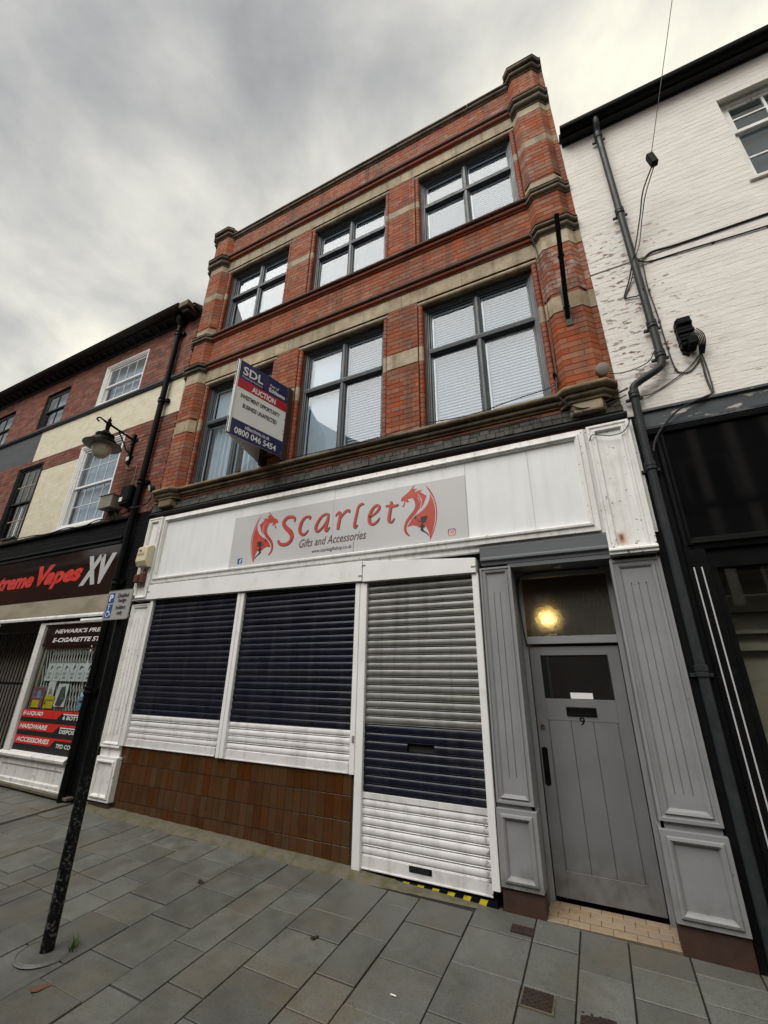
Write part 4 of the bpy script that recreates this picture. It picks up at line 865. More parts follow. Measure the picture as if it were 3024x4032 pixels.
for k, st in SCARLET.items():
    mb = MB()
    for j, s_ in enumerate(st): ribbon(mb, tr(s_), ys - .0022 - .0004 * j); ribbon(sh_, tr(s_, 0.011, -0.009), ys - .0010 - .0003 * j, 0.001)
    mb.build('letter', M['scarlet'], SG)
sh_.build('letter_shadow', M['shadow_print'], SG)
DR = {'membrane': [(-1.452, 3.612), (-1.419, 3.537), (-1.399, 3.451), (-1.393, 3.367), (-1.402, 3.267), (-1.423, 3.18), (-1.452, 3.11), (-1.467, 3.062), (-1.47, 3.107), (-1.485, 3.169), (-1.509, 3.217), (-1.539, 3.242), (-1.57, 3.226), (-1.592, 3.214), (-1.62, 3.238), (-1.662, 3.252), (-1.703, 3.248), (-1.737, 3.237), (-1.713, 3.283), (-1.676, 3.334), (-1.628, 3.374), (-1.566, 3.405), (-1.513, 3.449), (-1.476, 3.5), (-1.454, 3.554)],
'wing': [(-1.508, 3.738), (-1.446, 3.659), (-1.402, 3.566), (-1.376, 3.457), (-1.37, 3.363), (-1.381, 3.264), (-1.409, 3.168), (-1.443, 3.089), (-1.467, 3.04), (-1.458, 3.096), (-1.415, 3.179), (-1.392, 3.265), (-1.383, 3.366), (-1.39, 3.454), (-1.413, 3.552), (-1.455, 3.629), (-1.471, 3.664)],
'head': [(-1.816, 3.586), (-1.802, 3.627), (-1.763, 3.647), (-1.72, 3.678), (-1.682, 3.715), (-1.638, 3.764), (-1.657, 3.71), (-1.606, 3.702), (-1.642, 3.68), (-1.608, 3.652), (-1.593, 3.6), (-1.625, 3.574), (-1.656, 3.601), (-1.699, 3.592), (-1.731, 3.593), (-1.71, 3.556), (-1.737, 3.548), (-1.753, 3.575), (-1.764, 3.533), (-1.777, 3.493), (-1.788, 3.507), (-1.805, 3.51), (-1.784, 3.521), (-1.769, 3.578), (-1.791, 3.576), (-1.807, 3.575)],
'mane': [(-1.623, 3.665), (-1.602, 3.678), (-1.542, 3.675), (-1.571, 3.656), (-1.528, 3.621), (-1.492, 3.593), (-1.508, 3.553), (-1.531, 3.494), (-1.57, 3.435), (-1.555, 3.498), (-1.554, 3.561), (-1.587, 3.621)],
'fairy': [(-1.573, 3.318), (-1.565, 3.341), (-1.541, 3.344), (-1.485, 3.346), (-1.511, 3.329), (-1.471, 3.328), (-1.512, 3.309), (-1.482, 3.294), (-1.522, 3.29), (-1.497, 3.271), (-1.533, 3.274), (-1.544, 3.253), (-1.514, 3.213), (-1.542, 3.209), (-1.538, 3.176), (-1.501, 3.146), (-1.48, 3.123), (-1.482, 3.094), (-1.494, 3.12), (-1.516, 3.143), (-1.561, 3.169), (-1.576, 3.181), (-1.57, 3.213), (-1.585, 3.223), (-1.561, 3.255), (-1.563, 3.281), (-1.594, 3.28), (-1.614, 3.317), (-1.607, 3.318), (-1.589, 3.29), (-1.563, 3.296)],
'moth': [(-1.65, 3.33), (-1.637, 3.344), (-1.641, 3.36), (-1.626, 3.368), (-1.621, 3.346), (-1.627, 3.327), (-1.64, 3.325)]}
NECK = [(-1.651, 3.611, 0.0428), (-1.615, 3.551, 0.0551), (-1.608, 3.486, 0.0546), (-1.636, 3.422, 0.0481), (-1.689, 3.367, 0.044), (-1.736, 3.312, 0.0377), (-1.761, 3.248, 0.0333), (-1.756, 3.191, 0.031), (-1.73, 3.152, 0.0226), (-1.701, 3.128, 0.0041)]
NLINE = [(-1.622, 3.643, 0.0129), (-1.585, 3.588, 0.0148), (-1.571, 3.522, 0.0147), (-1.58, 3.47, 0.0125), (-1.591, 3.435, 0.0042)]
for mir in (False, True):
    f_ = (lambda p: (fx(-5.455 - p[0]), fz(p[1] - .001))) if mir else (lambda p: (fx(p[0]), fz(p[1])))
    mb = MB()
    for k, y in (('membrane', .0012), ('wing', .0016), ('mane', .0014), ('head', .002)): mb.sheet([f_(p) for p in DR[k]], ys - y)
    dragon = mb.build('dragon_emblem', M['scarlet'], SG)
    mb = MB(); ribbon(mb, [(*f_(p), p[2]) for p in NECK], ys - .0026); ribbon(mb, [(*f_(p), p[2]) for p in NLINE], ys - .0022); mb.build('dragon_neck', M['scarlet'], SG)
    mb = MB()
    sp = smooth([(*f_(p), p[2]) for p in NECK], 3)
    for i in range(2, len(sp) - 3):
        d = (sp[i + 1] - sp[i - 1]); d = Vector((d.x, d.y)).normalized(); n = Vector((-d.y, d.x)) * sp[i].z * .32; q = d * .0018
        mb.poly([(sp[i].x + n.x - q.x, ys - .0031, sp[i].y + n.y - q.y), (sp[i].x + n.x + q.x, ys - .0031, sp[i].y + n.y + q.y), (sp[i].x - n.x + q.x, ys - .0031, sp[i].y - n.y + q.y), (sp[i].x - n.x - q.x, ys - .0031, sp[i].y - n.y - q.y)])
    mb.build('neck_scales', M['shadow_print'], SG)
    mb = MB(); mb.sheet([f_(p) for p in DR['fairy']], ys - .003); mb.sheet([f_(p) for p in DR['moth']], ys - .003); mb.build('fairy_silhouette', M['blackprint'], SG)
text('Gifts and Accessories', M['shadow_print'], SG, fx(-3.25), fx(-2.27), fz(3.172), fz(3.283), ys - .002, shear=0.28, bold=0.006)
# small social icons on the panel
u0, u1, w0_, w1_ = fx(-4.28), fx(-4.20), fz(3.062), fz(3.140)
B(u0, u1, ys - .0015, ys, w0_, w1_).build('icon_square', M['parkblue'], SG); text('f', M['whiteprint'], SG, u0 + .032, u1 - .010, w0_ + .002, w1_ - .012, ys - .0025, bold=0.02)
def rrect(x0, x1, z0, z1, r, n=5): return [(x1 - r + r * math.cos(rad(a)), z0 + r + r * math.sin(rad(a))) for a in (-90 + 90 * i / n for i in range(n + 1))] + [(x1 - r + r * math.cos(rad(a)), z1 - r + r * math.sin(rad(a))) for a in (90 * i / n for i in range(n + 1))] + [(x0 + r + r * math.cos(rad(a)), z1 - r + r * math.sin(rad(a))) for a in (90 + 90 * i / n for i in range(n + 1))] + [(x0 + r + r * math.cos(rad(a)), z0 + r + r * math.sin(rad(a))) for a in (180 + 90 * i / n for i in range(n + 1))]
def gradient(name, z0, z1):
    m = bpy.data.materials.new(name); m.use_nodes = True; N = m.node_tree.nodes; L = m.node_tree.links
    b = N['Principled BSDF']; g_ = N.new('ShaderNodeNewGeometry'); s_ = N.new('ShaderNodeSeparateXYZ'); L.new(g_.outputs['Position'], s_.inputs[0])
    r_ = N.new('ShaderNodeMapRange'); L.new(s_.outputs['Z'], r_.inputs[0]); r_.inputs[1].default_value = z0; r_.inputs[2].default_value = z1
    c = N.new('ShaderNodeValToRGB'); L.new(r_.outputs[0], c.inputs[0]); c.color_ramp.elements[0].color = (0.75, 0.35, 0.03, 1); c.color_ramp.elements[1].color = (0.09, 0.04, 0.32, 1); q = c.color_ramp.elements.new(.5); q.color = (0.5, 0.02, 0.12, 1)
    L.new(c.outputs[0], b.inputs['Base Color']); return m
u0, u1, w0_, w1_ = fx(-1.257), fx(-1.171), fz(3.068), fz(3.149)
mb = MB(); mb.sheet(rrect(u0, u1, w0_, w1_, .018), ys - .0012); mb.build('icon_square', gradient('camera_icon_gradient', w0_, w1_), SG)
mb = MB(); cxx, czz = (u0 + u1) / 2, (w0_ + w1_) / 2
def ringpoly(mb, outer, inner, y):
    n = len(outer)
    for i in range(n): mb.poly([(outer[i][0], y, outer[i][1]), (outer[(i + 1) % n][0], y, outer[(i + 1) % n][1]), (inner[(i + 1) % n][0], y, inner[(i + 1) % n][1]), (inner[i][0], y, inner[i][1])])
circ = lambda x, z, r, n=20: [(x + r * math.cos(2 * math.pi * i / n), z + r * math.sin(2 * math.pi * i / n)) for i in range(n)]
ringpoly(mb, rrect(u0 + .012, u1 - .012, w0_ + .012, w1_ - .012, .015), rrect(u0 + .018, u1 - .018, w0_ + .018, w1_ - .018, .010), ys - .002); ringpoly(mb, circ(cxx, czz, .017), circ(cxx, czz, .011), ys - .002)
mb.build('icon_lines', M['whiteprint'], SG)
WP = thing('web_address_plate', 'small grey plate with the shop web address under the scarlet lettering', 'sign', (fx(-2.75), ys, fz(3.01)))
yp = ys - .010
B(fx(-3.055), fx(-2.443), yp, ys - .0035, fz(3.012), fz(3.164)).build('plate', M['sign_grey'], WP, 0.001)
text('www.scarletgiftshop.co.uk', M['blackprint'], WP, fx(-3.04), fx(-2.458), fz(3.062), fz(3.125), yp - .001, bold=0.012)

# auction V-board
apx, R1, R2 = Vector((-3.857, -0.945)), Vector((-3.628, -0.10)), Vector((-4.06, -0.09))
AB = thing('auction_board', 'blue, red and white auction board jutting out from the first floor windows', 'sign', (-3.8, -0.1, 4.54))
def boardM(p, q, z0=4.538):
    d = (q - p).normalized(); m = Matrix.Identity(4); nrm = Vector((-d.y, d.x))
    m.col[0] = (d.x, d.y, 0, 0); m.col[1] = (nrm.x, nrm.y, 0, 0); m.col[2] = (0, 0, 1, 0); m.col[3] = (p.x, p.y, z0, 1); return m
L1 = (R1 - apx).length; H1 = 1.195
MV = boardM(apx, R1)
def brd(x0, x1, z0, z1, y0, y1, m, nm='board_panel', mm=None): return MB().box(x0, x1, y0, y1, z0, z1).xf(mm or MV).build(nm, M[m], AB, 0)
def vpanel(mm, L_):
    brd(0, L_, 0, H1, 0.0, 0.006, 'whiteprint', 'board_panel', mm)
    brd(0, L_, 0.0, 0.25, -.0012, 0, 'bluedk', 'print_band', mm); brd(0, L_, 0.90, H1, -.0012, 0, 'bluedk', 'print_band', mm); brd(0, L_, 0.752, 0.9, -.0012, 0, 'redprint', 'print_band', mm)
vpanel(MV, L1)
yy = -.002
text('SDL', M['whiteprint'], AB, 0.10, 0.42, 0.985, 1.125, yy, bold=0.02, M4=MV); text('Property Auctions', M['whiteprint'], AB, 0.10, 0.42, 0.925, 0.965, yy, M4=MV)
brd(0.475, 0.478, 0.93, 1.10, -.002, -.0012, 'redprint', 'divider'); text('Part of', M['whiteprint'], AB, 0.54, 0.69, 1.035, 1.085, yy, M4=MV); text('Eddisons', M['whiteprint'], AB, 0.53, 0.81, 0.945, 1.015, yy, bold=0.03, M4=MV)
text('AUCTION', M['whiteprint'], AB, 0.27, 0.66, 0.778, 0.872, yy, bold=0.035, M4=MV)
text('INVESTMENT OPPORTUNITY', M['blackprint'], AB, 0.12, 0.76, 0.605, 0.675, yy, bold=0.035, M4=MV); text('BUSINESS UNAFFECTED', M['blackprint'], AB, 0.17, 0.72, 0.465, 0.535, yy, bold=0.035, M4=MV)
text('sdlauctions.co.uk', M['whiteprint'], AB, 0.25, 0.64, 0.165, 0.225, yy, bold=0.012, M4=MV); text('0800 046 5454', M['whiteprint'], AB, 0.11, 0.76, 0.045, 0.14, yy, bold=0.018, M4=MV)
mb = MB()
for u, v in ((.03, 1.16), (.03, .84), (.03, .70), (.03, .06), (.84, 1.15), (.84, .98), (.84, .62), (.84, .42), (.84, .37), (.84, .06)): mb.tube([(u, -.004, v), (u, 0, v)], .008, 8)
mb.xf(MV).build('fixing_bolt', M['zinc'], AB)
MV2 = boardM(R2, apx); L2 = (apx - R2).length
MB().box(0, L2 - .01, 0.0, .006, 0, H1).xf(MV2).build('board_panel', M['whiteprint'], AB); MB().box(0, L2 - .01, -.0012, 0, 0, 0.25).xf(MV2).build('print_band', M['bluedk'], AB)
B(R1.x - .05, R1.x + .0, -0.12, -0.004, 4.50, 5.76).build('post', M['brownpaint'], AB, 0.003); B(R2.x + .01, R2.x + .06, -0.12, -0.004, 4.50, 5.76).build('post', M['brownpaint'], AB, 0.003)
for zz_ in (4.62, 5.55): B(R2.x + .06, R1.x - .05, -0.09, -0.05, zz_, zz_ + .04).build('brace', M['brownpaint'], AB, 0.003)
B(apx.x - .02, apx.x + .02, apx.y + .01, apx.y + .045, 4.55, 5.72).build('post', M['white'], AB, 0.003)
for r_ in (HB, SG, WP, AB): tree_fix(r_)

# ================================================================== LEFT BUILDING (vape shop)
LB = thing('corner_vape_shop_building', 'dark red brick building with cream painted bands and a vape shop below', 'building', (-10.5, 0, 0))
def Q(mb, name, m, bevel=0, sm=False, parent=None, **k): return mb.build(name, [M[q] for q in m] if isinstance(m, tuple) else M[m], parent or LB, bevel, sm, **k)
X0, X1 = -16.0, -6.302
wT = (-9.19, -7.737, 7.13, 8.215); w2 = (-11.58, -10.57, 7.185, 8.2); w1 = (-14.05, -13.05, 7.185, 8.22); w3 = (-9.185, -7.742, 4.22, 6.09); w4 = (-11.61, -10.592, 4.29, 6.09); w5 = (-14.3, -13.2, 4.29, 6.09)
LH = [wT, w2, w1, w3, w4, w5]
Q(holed(X0, X1, 2.9, 8.75, LH, 0.010, 0.28), 'wall', 'mortar_old')
it = []
lay(it, X0, X1, 7.11, 8.50, 0, 'brick_old', LH, zref=0, L=.235, course=.078)
lay(it, -11.18, X1, 6.20, 7.02, 0.008, 'cream', LH, zref=0, L=.235, course=.078, gap=.003, key='pb', jit=.0008)
lay(it, X0, -11.18, 6.25, 7.02, 0.008, 'slate_paint', LH, zref=0, L=.235, course=.078, gap=.003, key='pb', jit=.0008)
lay(it, -11.18, X1, 5.86, 6.20, 0, 'brick_old', LH, zref=0, L=.235, course=.078)
lay(it, X0, -11.18, 4.22, 6.25, 0, 'brick_old', LH, zref=0, L=.235, course=.078)
lay(it, -10.592, -9.18, 4.22, 5.86, 0.008, 'cream', LH, zref=0, L=.235, course=.078, gap=.003, key='pb', jit=.0008)
lay(it, -7.742, X1, 4.20, 5.86, 0, 'brick_old', LH, zref=0, L=.235, course=.078)
lay(it, -6.92, X1, 0.0, 4.2, -0.002, 'black_matt', (), zref=0, L=.235, course=.078, gap=.003, key='pb', jit=.0008)
lay(it, X0, -6.92, 3.78, 4.20, 0.004, 'black_matt', (), zref=0, L=.235, course=.078, gap=.003, key='pb', jit=.0008)
place(LB, it)
Q(B(-6.93, X1, 0.03, 0.25, -0.1, 4.2), 'party_wall', 'black_matt')
Q(B(-11.18, X1, .0093, .0099, 6.2, 7.02), 'painted_band', 'cream'); Q(holed(-10.592, -9.18, 4.22, 5.86, [], .0093, .0006), 'painted_band', 'cream'); Q(B(X0, -11.18, .0093, .0099, 6.25, 7.02), 'painted_band', 'slate_paint')
# moulded string, eaves cornice with modillions and gutter
Q(MB().plan([(X0, 0), (X1, 0)], [(-.01, 7.015), (.025, 7.015), (.035, 7.035), (.05, 7.045), (.055, 7.085), (.04, 7.10), (-.01, 7.115)]), 'string_course', 'slate_paint')
Q(MB().plan([(X0, 0), (X1 + .02, 0)], [(-.01, 8.49), (.02, 8.49), (.02, 8.56), (.035, 8.565), (.04, 8.60), (.19, 8.61), (.19, 8.645), (-.01, 8.66)]), 'cornice', 'blackboard')
me = MB().ext([(-.036, 8.555), (-.075, 8.555), (-.14, 8.58), (-.185, 8.607), (-.036, 8.607)], 'x', -.035, .035).mesh('modillion', M['pipe'], 0.003)
x = X0 + .1
while x < -6.5:
    o = bpy.data.objects.new('modillion', me); o.location = (x, 0, 0); put(o, LB); x += 0.255
Q(MB().ext([(-.19, 8.65)] + [(-.26 - .075 * math.cos(rad(a)) + .0, 8.705 - .07 * math.sin(rad(a))) for a in range(150, 29, -15)][::-1] + [(-.325, 8.715), (-.19, 8.715)], 'x', X0, -6.62), 'gutter', 'lead', 0, True)
Q(B(-6.60, -6.34, -.31, .05, 8.56, 8.70), 'gutter_end_block', 'stone_dirty', .01); Q(B(-6.56, -6.38, -.25, .02, 8.47, 8.56), 'gutter_bracket', 'blackboard', .02)
Q(MB().ext([(-.2, 8.70), (4.5, 11.0), (9.0, 8.70)], 'x', X0, X1), 'roof', 'roof')
Q(B(X0, X1, 2.0, 2.1, 2.9, 8.6), 'interior_wall', 'room'); Q(B(X0, X1, .29, 2.0, 3.9, 4.1), 'floor', 'room'); Q(B(X0, X1, .29, 2.0, 6.6, 6.8), 'floor', 'room')
def sash(w, cols, rows_t, rows_b, m, arch, barm, bw=0.012, back=None, fy=-0.012):
    a, b, c, d = w; k = arch
    mb = MB().frame(a, b, c, d, [(0, .06), (0, fy), (k * .3, fy), (k * .36, fy + .012), (k * .65, fy + .014), (k * .75, fy + .03), (k, fy + .034), (k, .11)])
    win = Q(mb, 'window', m)
    a += k; b -= k; c += k * .6; d -= k; zm = (c + d) / 2
    for r_, (z0, z1, y, rows_) in enumerate(((c, zm + .02, .075, rows_b), (zm - .02, d, .045, rows_t))):
        s = MB().frame(a, b, z0, z1, [(0, y + .03), (0, y), (.04, y), (.046, y + .012), (.046, y + .03)]).build('sash', M[m], win)
        bars = MB()
        for i in range(1, cols): x = a + .046 + (b - a - .092) * i / cols; bars.box(x - bw / 2, x + bw / 2, y + .004, y + .022, z0 + .045, z1 - .045)
        for j in range(1, rows_): z = z0 + .046 + (z1 - z0 - .092) * j / rows_; bars.box(a + .046, b - .046, y + .005, y + .021, z - bw / 2, z + bw / 2)
        bars.build('glazing_bars', M[barm], win)
        for i in range(cols):
            for j in range(rows_):
                xa = a + .046 + (b - a - .092) * i / cols; xb = a + .046 + (b - a - .092) * (i + 1) / cols; za_ = z0 + .046 + (z1 - z0 - .092) * j / rows_; zb_ = z0 + .046 + (z1 - z0 - .092) * (j + 1) / rows_
                p = B(-(xb - xa) / 2, (xb - xa) / 2, -.0015, .0015, -(zb_ - za_) / 2, (zb_ - za_) / 2).build('pane', M['glass'], win); p.location = ((xa + xb) / 2, y + .015, (za_ + zb_) / 2); p.rotation_euler = (rad(random.uniform(-.5, .5)), 0, rad(random.uniform(-.5, .5)))
    if back: B(a, b, .16, .17, c, d).build('roller_blind', M[back], win)
    return win
sash(wT, 4, 1, 1, 'white', .085, 'white', back='roller'); sash(w3, 4, 2, 2, 'white', .10, 'white', back='roller')
Q(B(w3[0] - .02, w3[1] + .02, -.045, .02, 4.185, 4.235), 'window_sill', 'white', .004); Q(B(wT[0], wT[1], -.03, .02, 7.116, 7.135), 'window_sill', 'white', .003)
sash(w4, 3, 2, 2, 'blackboard', .06, 'beige', .02); sash(w5, 3, 2, 2, 'blackboard', .06, 'beige', .02)
for w_ in (w1, w2): sash(w_, 2, 1, 1, 'blackboard', .07, 'blackboard', .035, back='roller', fy=.03)
# black ledge, shop sign
Q(MB().plan([(X0, 0), (-6.92, 0)], [(-.01, 4.14), (.05, 4.14), (.06, 4.16), (.06, 4.185), (-.01, 4.215)]), 'sill_ledge', 'blackboard')
Q(MB().plan([(X0, 0), (-6.92, 0)], [(-.01, 3.69), (.07, 3.69), (.075, 3.72), (.05, 3.735), (.045, 3.76), (.09, 3.775), (.09, 3.79), (-.01, 3.82)]), 'fascia_cornice', 'blackboard')
Q(B(X0, -6.90, -.03, .1, 2.84, 3.70), 'fascia', 'black')
VS = thing('vape_shop_sign', 'glossy dark brown shop sign with red Vapes lettering and silver XV', 'sign', (-9.5, -.03, 2.85))
yv = -.045; vx = lambda x: ax(x, yv); vz = lambda z: az(z, yv)
B(-15.9, vx(-6.91), yv, -.031, vz(2.855), vz(3.71)).build('sign_panel', M['vbrown'], VS, .002)
text('X', M['vgrey'], VS, vx(-7.905), vx(-7.385), vz(3.04), vz(3.56), yv - .002, shear=.22, bold=.06); text('V', M['vgrey'], VS, vx(-7.465), vx(-7.05), vz(3.04), vz(3.556), yv - .002, shear=.22, bold=.06)
text('V', M['vred'], VS, vx(-9.34), vx(-8.82), vz(3.14), vz(3.525), yv - .002, shear=.25, bold=.05); text('apes', M['vred'], VS, vx(-9.03), vx(-7.90), vz(3.055), vz(3.375), yv - .002, shear=.25, bold=.05)
text('E', M['vred'], VS, vx(-11.5), vx(-11.05), vz(3.145), vz(3.525), yv - .002, shear=.25, bold=.05); text('xtreme', M['vred'], VS, vx(-11.02), vx(-9.42), vz(3.14), vz(3.42), yv - .002, shear=.25, bold=.05)
# shop front below
yh = -.06
Q(B(X0, ax(-6.98, yh), yh, .08, az(2.56, yh), az(2.845, yh)), 'shutter_box', 'beige', .004)
Q(MB().plan([(X0, yh), (ax(-6.98, yh), yh)], [(-.02, az(2.50, yh)), (.012, az(2.50, yh)), (.016, az(2.53, yh)), (.004, az(2.56, yh)), (-.02, az(2.56, yh))]), 'box_trim', 'white_old')
SH = MB(); SH.box(-8.66, -8.50, -.02, .06, .52, 2.44); SH.box(-8.50, -6.93, -.02, .06, 2.405, 2.44); Q(SH, 'shop_window_frame', 'white_old', .004)
Q(B(-8.50, -6.92, .028, .032, .50, 2.41), 'shop_window_pane', 'glass_dark')
Q(B(-8.50, -6.93, .02, .027, 2.05, 2.405), 'window_header', 'vbrown')
text("NEWARK'S PREMIER", M['whiteprint'], LB, -8.235, -6.62, 2.258, 2.325, .0185, shear=.2, bold=.03); text('E-CIGARETTE STORE', M['whiteprint'], LB, -8.235, -6.62, 2.115, 2.185, .0185, shear=.2, bold=.03)
Q(B(-8.50, -6.93, .02, .027, .50, 1.10), 'window_panel', 'blackprint')
for zt in (1.098, .918, .732):
    Q(MB().sheet([(-8.50, zt - .115), (-7.53, zt - .115), (-7.42, zt - .03), (-6.93, zt - .03), (-6.93, zt), (-8.50, zt)], .0185), 'print_band', 'vred')
for s_, a, b, z0 in (('E-LIQUID', -8.465, -7.915, 1.005), ('HARDWARE', -8.455, -7.70, .825), ('ACCESSORIES', -8.45, -7.56, .642)): text(s_, M['whiteprint'], LB, a, b, z0, z0 + .065, .017, shear=.2, bold=.03)
for s_, a, b, z0 in (('6 BOTTLES', -7.375, -6.81, .985), ('DISPOSABLE', -7.375, -6.75, .80), ('TPD COMPLIANT', -7.37, -6.60, .612)): text(s_, M['whiteprint'], LB, a, b, z0, z0 + .055, .017, shear=.1, bold=.025)
for z in (1.05, .868): Q(B(-7.38, -6.93, .0165, .018, z, z + .014), 'print_stripe', 'whiteprint')
mb = MB()                                                             # folding lattice gate behind the glass
for i in range(34):
    x = -8.45 + i * .075
    for s in (1, -1):
        p = [(x, .09 + .006 * s, 1.1), (x + s * .26, .09 + .006 * s, 2.05)]; 
        if -8.5 < p[1][0] < -6.0: mb.tube(p, .0065, 5)
Q(mb, 'lattice_gate', 'whiteprint'); Q(MB().box(-8.46, -8.40, .06, .12, 1.1, 2.06).box(-8.40, -6.5, .07, .11, 2.0, 2.03), 'lattice_rail', 'beige')
Q(B(-8.6, -6.35, .9, .95, .2, 2.5), 'shop_interior', 'dark'); Q(B(-8.5, -6.93, .10, .5, 1.0, 1.08), 'display_shelf', 'dark'); Q(MB().box(-8.66, -8.62, .06, .9, .2, 2.5), 'shop_interior', 'room')
CARD = mat('pale_card', (0.80, 0.82, 0.85), 0.6, 0.05, 5, 0); LBLUE = mat('pale_blue_card', (0.18, 0.42, 0.60), 0.5, 0.2, 14, 0); YEL = mat('yellow_card', (0.75, 0.62, 0.02), 0.5, 0.1, 9, 0); PINK = mat('mixed_print', (0.30, 0.10, 0.14), 0.5, 0.6, 22, 0, hue=.1)
for i in range(8):
    x = -8.20 + i * .205
    t = thing('price_card', ['leftmost', 'second from the left', 'third from the left', 'fourth from the left', 'fifth from the left', 'sixth from the left', 'seventh from the left', 'rightmost'][i] + ' of the pale price cards in the vape shop window', 'price card', (x + .095, .05, 1.52), 'price cards in the vape shop window')
    B(-.097, .097, 0, .003, 0, .265).build('card', CARD, t); hgt = random.uniform(.05, .085); dxp = random.uniform(-.05, .01)
    MB().ext([(-.015 + dxp, .17), (.012 + dxp, .17), (.03 + dxp + random.uniform(-.01, .02), .17 + hgt), (.01 + dxp, .175 + hgt)], 'y', -.002, -.0005).build('picture', M['blackprint'], t)
    B(.0, .05, -.002, -.0005, .20, .215).build('picture', M['pipe'], t); B(-.05, .05, -.002, -.0005, .115, .124).build('caption', M['zinc'], t); B(-.05, .05, -.002, -.0005, .095, .102).build('caption', M['zinc'], t)
    text('£' + str((10, 12, 12, 12, 15, 20, 20, 22)[i]), M['blackprint'], t, -.035, .035, .035, .07, -.0015, bold=.03)
for nm, lab, x, z, w, h, m in (('poster', 'yellow offer card with a pound sign in the vape shop window', -8.06, 1.12, .26, .175, YEL), ('poster', 'colourful poster at the left end of the vape shop window', -8.44, 1.12, .34, .30, PINK), ('poster', 'tall white leaflet above the yellow card in the vape shop window', -8.05, 1.30, .19, .25, CARD),
                               ('poster', 'light blue leaflet right of centre in the vape shop window', -7.165, 1.13, .17, .265, LBLUE), ('poster', 'light blue leaflet nearest the black downpipe in the vape shop window', -6.985, 1.13, .12, .265, LBLUE), ('poster', 'pale round-edged poster in the middle of the vape shop window', -7.78, 1.15, .28, .33, CARD)):
    t = thing(nm, lab, 'poster', (x, .055, z), 'posters in the vape shop window'); B(0, w, 0, .003, 0, h).build('sheet', m, t)
    if m is YEL: text('£', M['blackprint'], t, .012, .07, .05, .13, -.001, bold=.03); B(.09, w - .02, -.0015, -.0003, h * .6, h * .72).build('caption', M['zinc'], t)
    elif m is PINK: B(.05, .25, -.0015, -.0003, .0, .11).build('print', YEL, t); MB().ext(circ(.19, .2, .06, 12), 'y', -.0015, -.0003).build('print', LBLUE, t); B(0, .05, -.0015, -.0003, .08, .14).build('print', M['redprint'], t)
    elif m is LBLUE: B(.015, w - .015, -.0015, -.0003, .09, .13).build('print', M['slate_paint'], t); B(.02, w - .02, -.0015, -.0003, .18, .24).build('print', CARD, t)
    elif w > .25: MB().ext([(.04, .02), (.18, .0), (.26, .12), (.20, .30), (.10, .28)], 'y', -.0015, -.0003).build('print', M['slate_paint'], t)
    else: MB().ext([(.04, .02), (.15, .02), (.12, .10), (.09, .13), (.06, .08)], 'y', -.0015, -.0003).build('print', M['beige'], t)
Q(MB().plan([(-8.70, 0.0), (-6.93, 0.0)], [(-.05, .40), (.02, .40), (.03, .43), (.07, .45), (.075, .48), (.05, .50), (-.05, .53)]), 'window_cill', 'white_old')
Q(MB().box(-8.66, -6.93, -.005, .08, .0, .40), 'stall_riser', 'white_old', .004); Q(MB().frame(-8.64, -6.94, .11, .40, [(0, -.005), (0, -.022), (.05, -.022), (.062, -.012), (.07, -.006)]), 'riser_panel', 'white_old'); Q(B(-8.67, -6.93, -.03, .02, -.02, .115), 'riser_skirting', 'white_old', .006)
# recessed gate at the far left
Q(B(-11.4, -8.66, .55, .6, 0, 2.6), 'lobby_back', 'zinc'); Q(B(-8.69, -8.66, .06, .55, 0, 2.5), 'lobby_side', 'black'); Q(B(-12.6, -11.4, -.02, .3, 0, 2.5), 'shop_pier', 'black', .004); Q(B(-16, -12.6, .0, .3, 0, 2.5), 'shop_pier', 'black_matt')
GT = thing('barred_gate', 'black barred security gate across the entrance at the left edge', 'gate', (-9.9, .12, 0))
for i in range(26): MB().tube([(-11.3 + i * .10, .12, .05), (-11.3 + i * .10, .12, 2.3)], .009, 6).build('bar', M['black'], GT)
for z in (.08, 1.44, 2.30): B(-11.35, -8.72, .10, .14, z, z + .045).build('rail', M['black'], GT, .002)
B(-8.80, -8.72, .09, .15, .02, 2.36).build('post', M['black'], GT, .003)

# ================================================================== RIGHT BUILDING (white painted)
RB = thing('white_painted_building', 'white painted brick building with a black shop front at the right', 'building', (2.5, 0, 0))
def T(mb, name, m, bevel=0, sm=False, parent=None, **k): return mb.build(name, M[m], parent or RB, bevel, sm, **k)
RX0, RX1 = 0.607, 5.5
rw = (2.27, 3.75, 6.60, 8.07)
T(holed(RX0, RX1, 2.6, 8.6, [rw], 0.0014, .25), 'wall', 'whitewall')
it = []
lay(it, RX0, RX1, 4.07, 8.55, 0.0, 'whitewall', [rw, (RX0, RX1, 6.03, 6.075)], zref=.01, gap=.003, jit=.0007, key='pb')
place(RB, it)
T(B(RX0, RX1, -.004, .02, 6.035, 6.07), 'drip_course', 'whitewall', .004)
T(MB().plan([(RX0, 0), (2.4, 0)], [(-.01, 6.025), (.006, 6.025), (.006, 6.036), (-.01, 6.036)]), 'painted_ledge_shadow', 'zinc')  # solid grey strip coloured as the shadow line under the ledge
T(MB().plan([(RX0 + .02, 0), (RX1, 0)], [(-.01, 8.47), (.02, 8.47), (.025, 8.50), (.10, 8.515), (.10, 8.53), (-.01, 8.55)]), 'eaves_board', 'blackboard')
T(MB().ext([(-.10, 8.50)] + [(-.155 + .07 * math.cos(rad(a)), 8.565 + .07 * math.sin(rad(a))) for a in range(-150, -29, 15)][::-1] + [(-.22, 8.585), (-.09, 8.585)], 'x', RX0 + .015, RX1), 'gutter', 'black', 0, True)
T(MB().ext([(-.12, 8.58), (4.5, 10.9), (9.0, 8.58)], 'x', RX0, RX1), 'roof', 'roof')
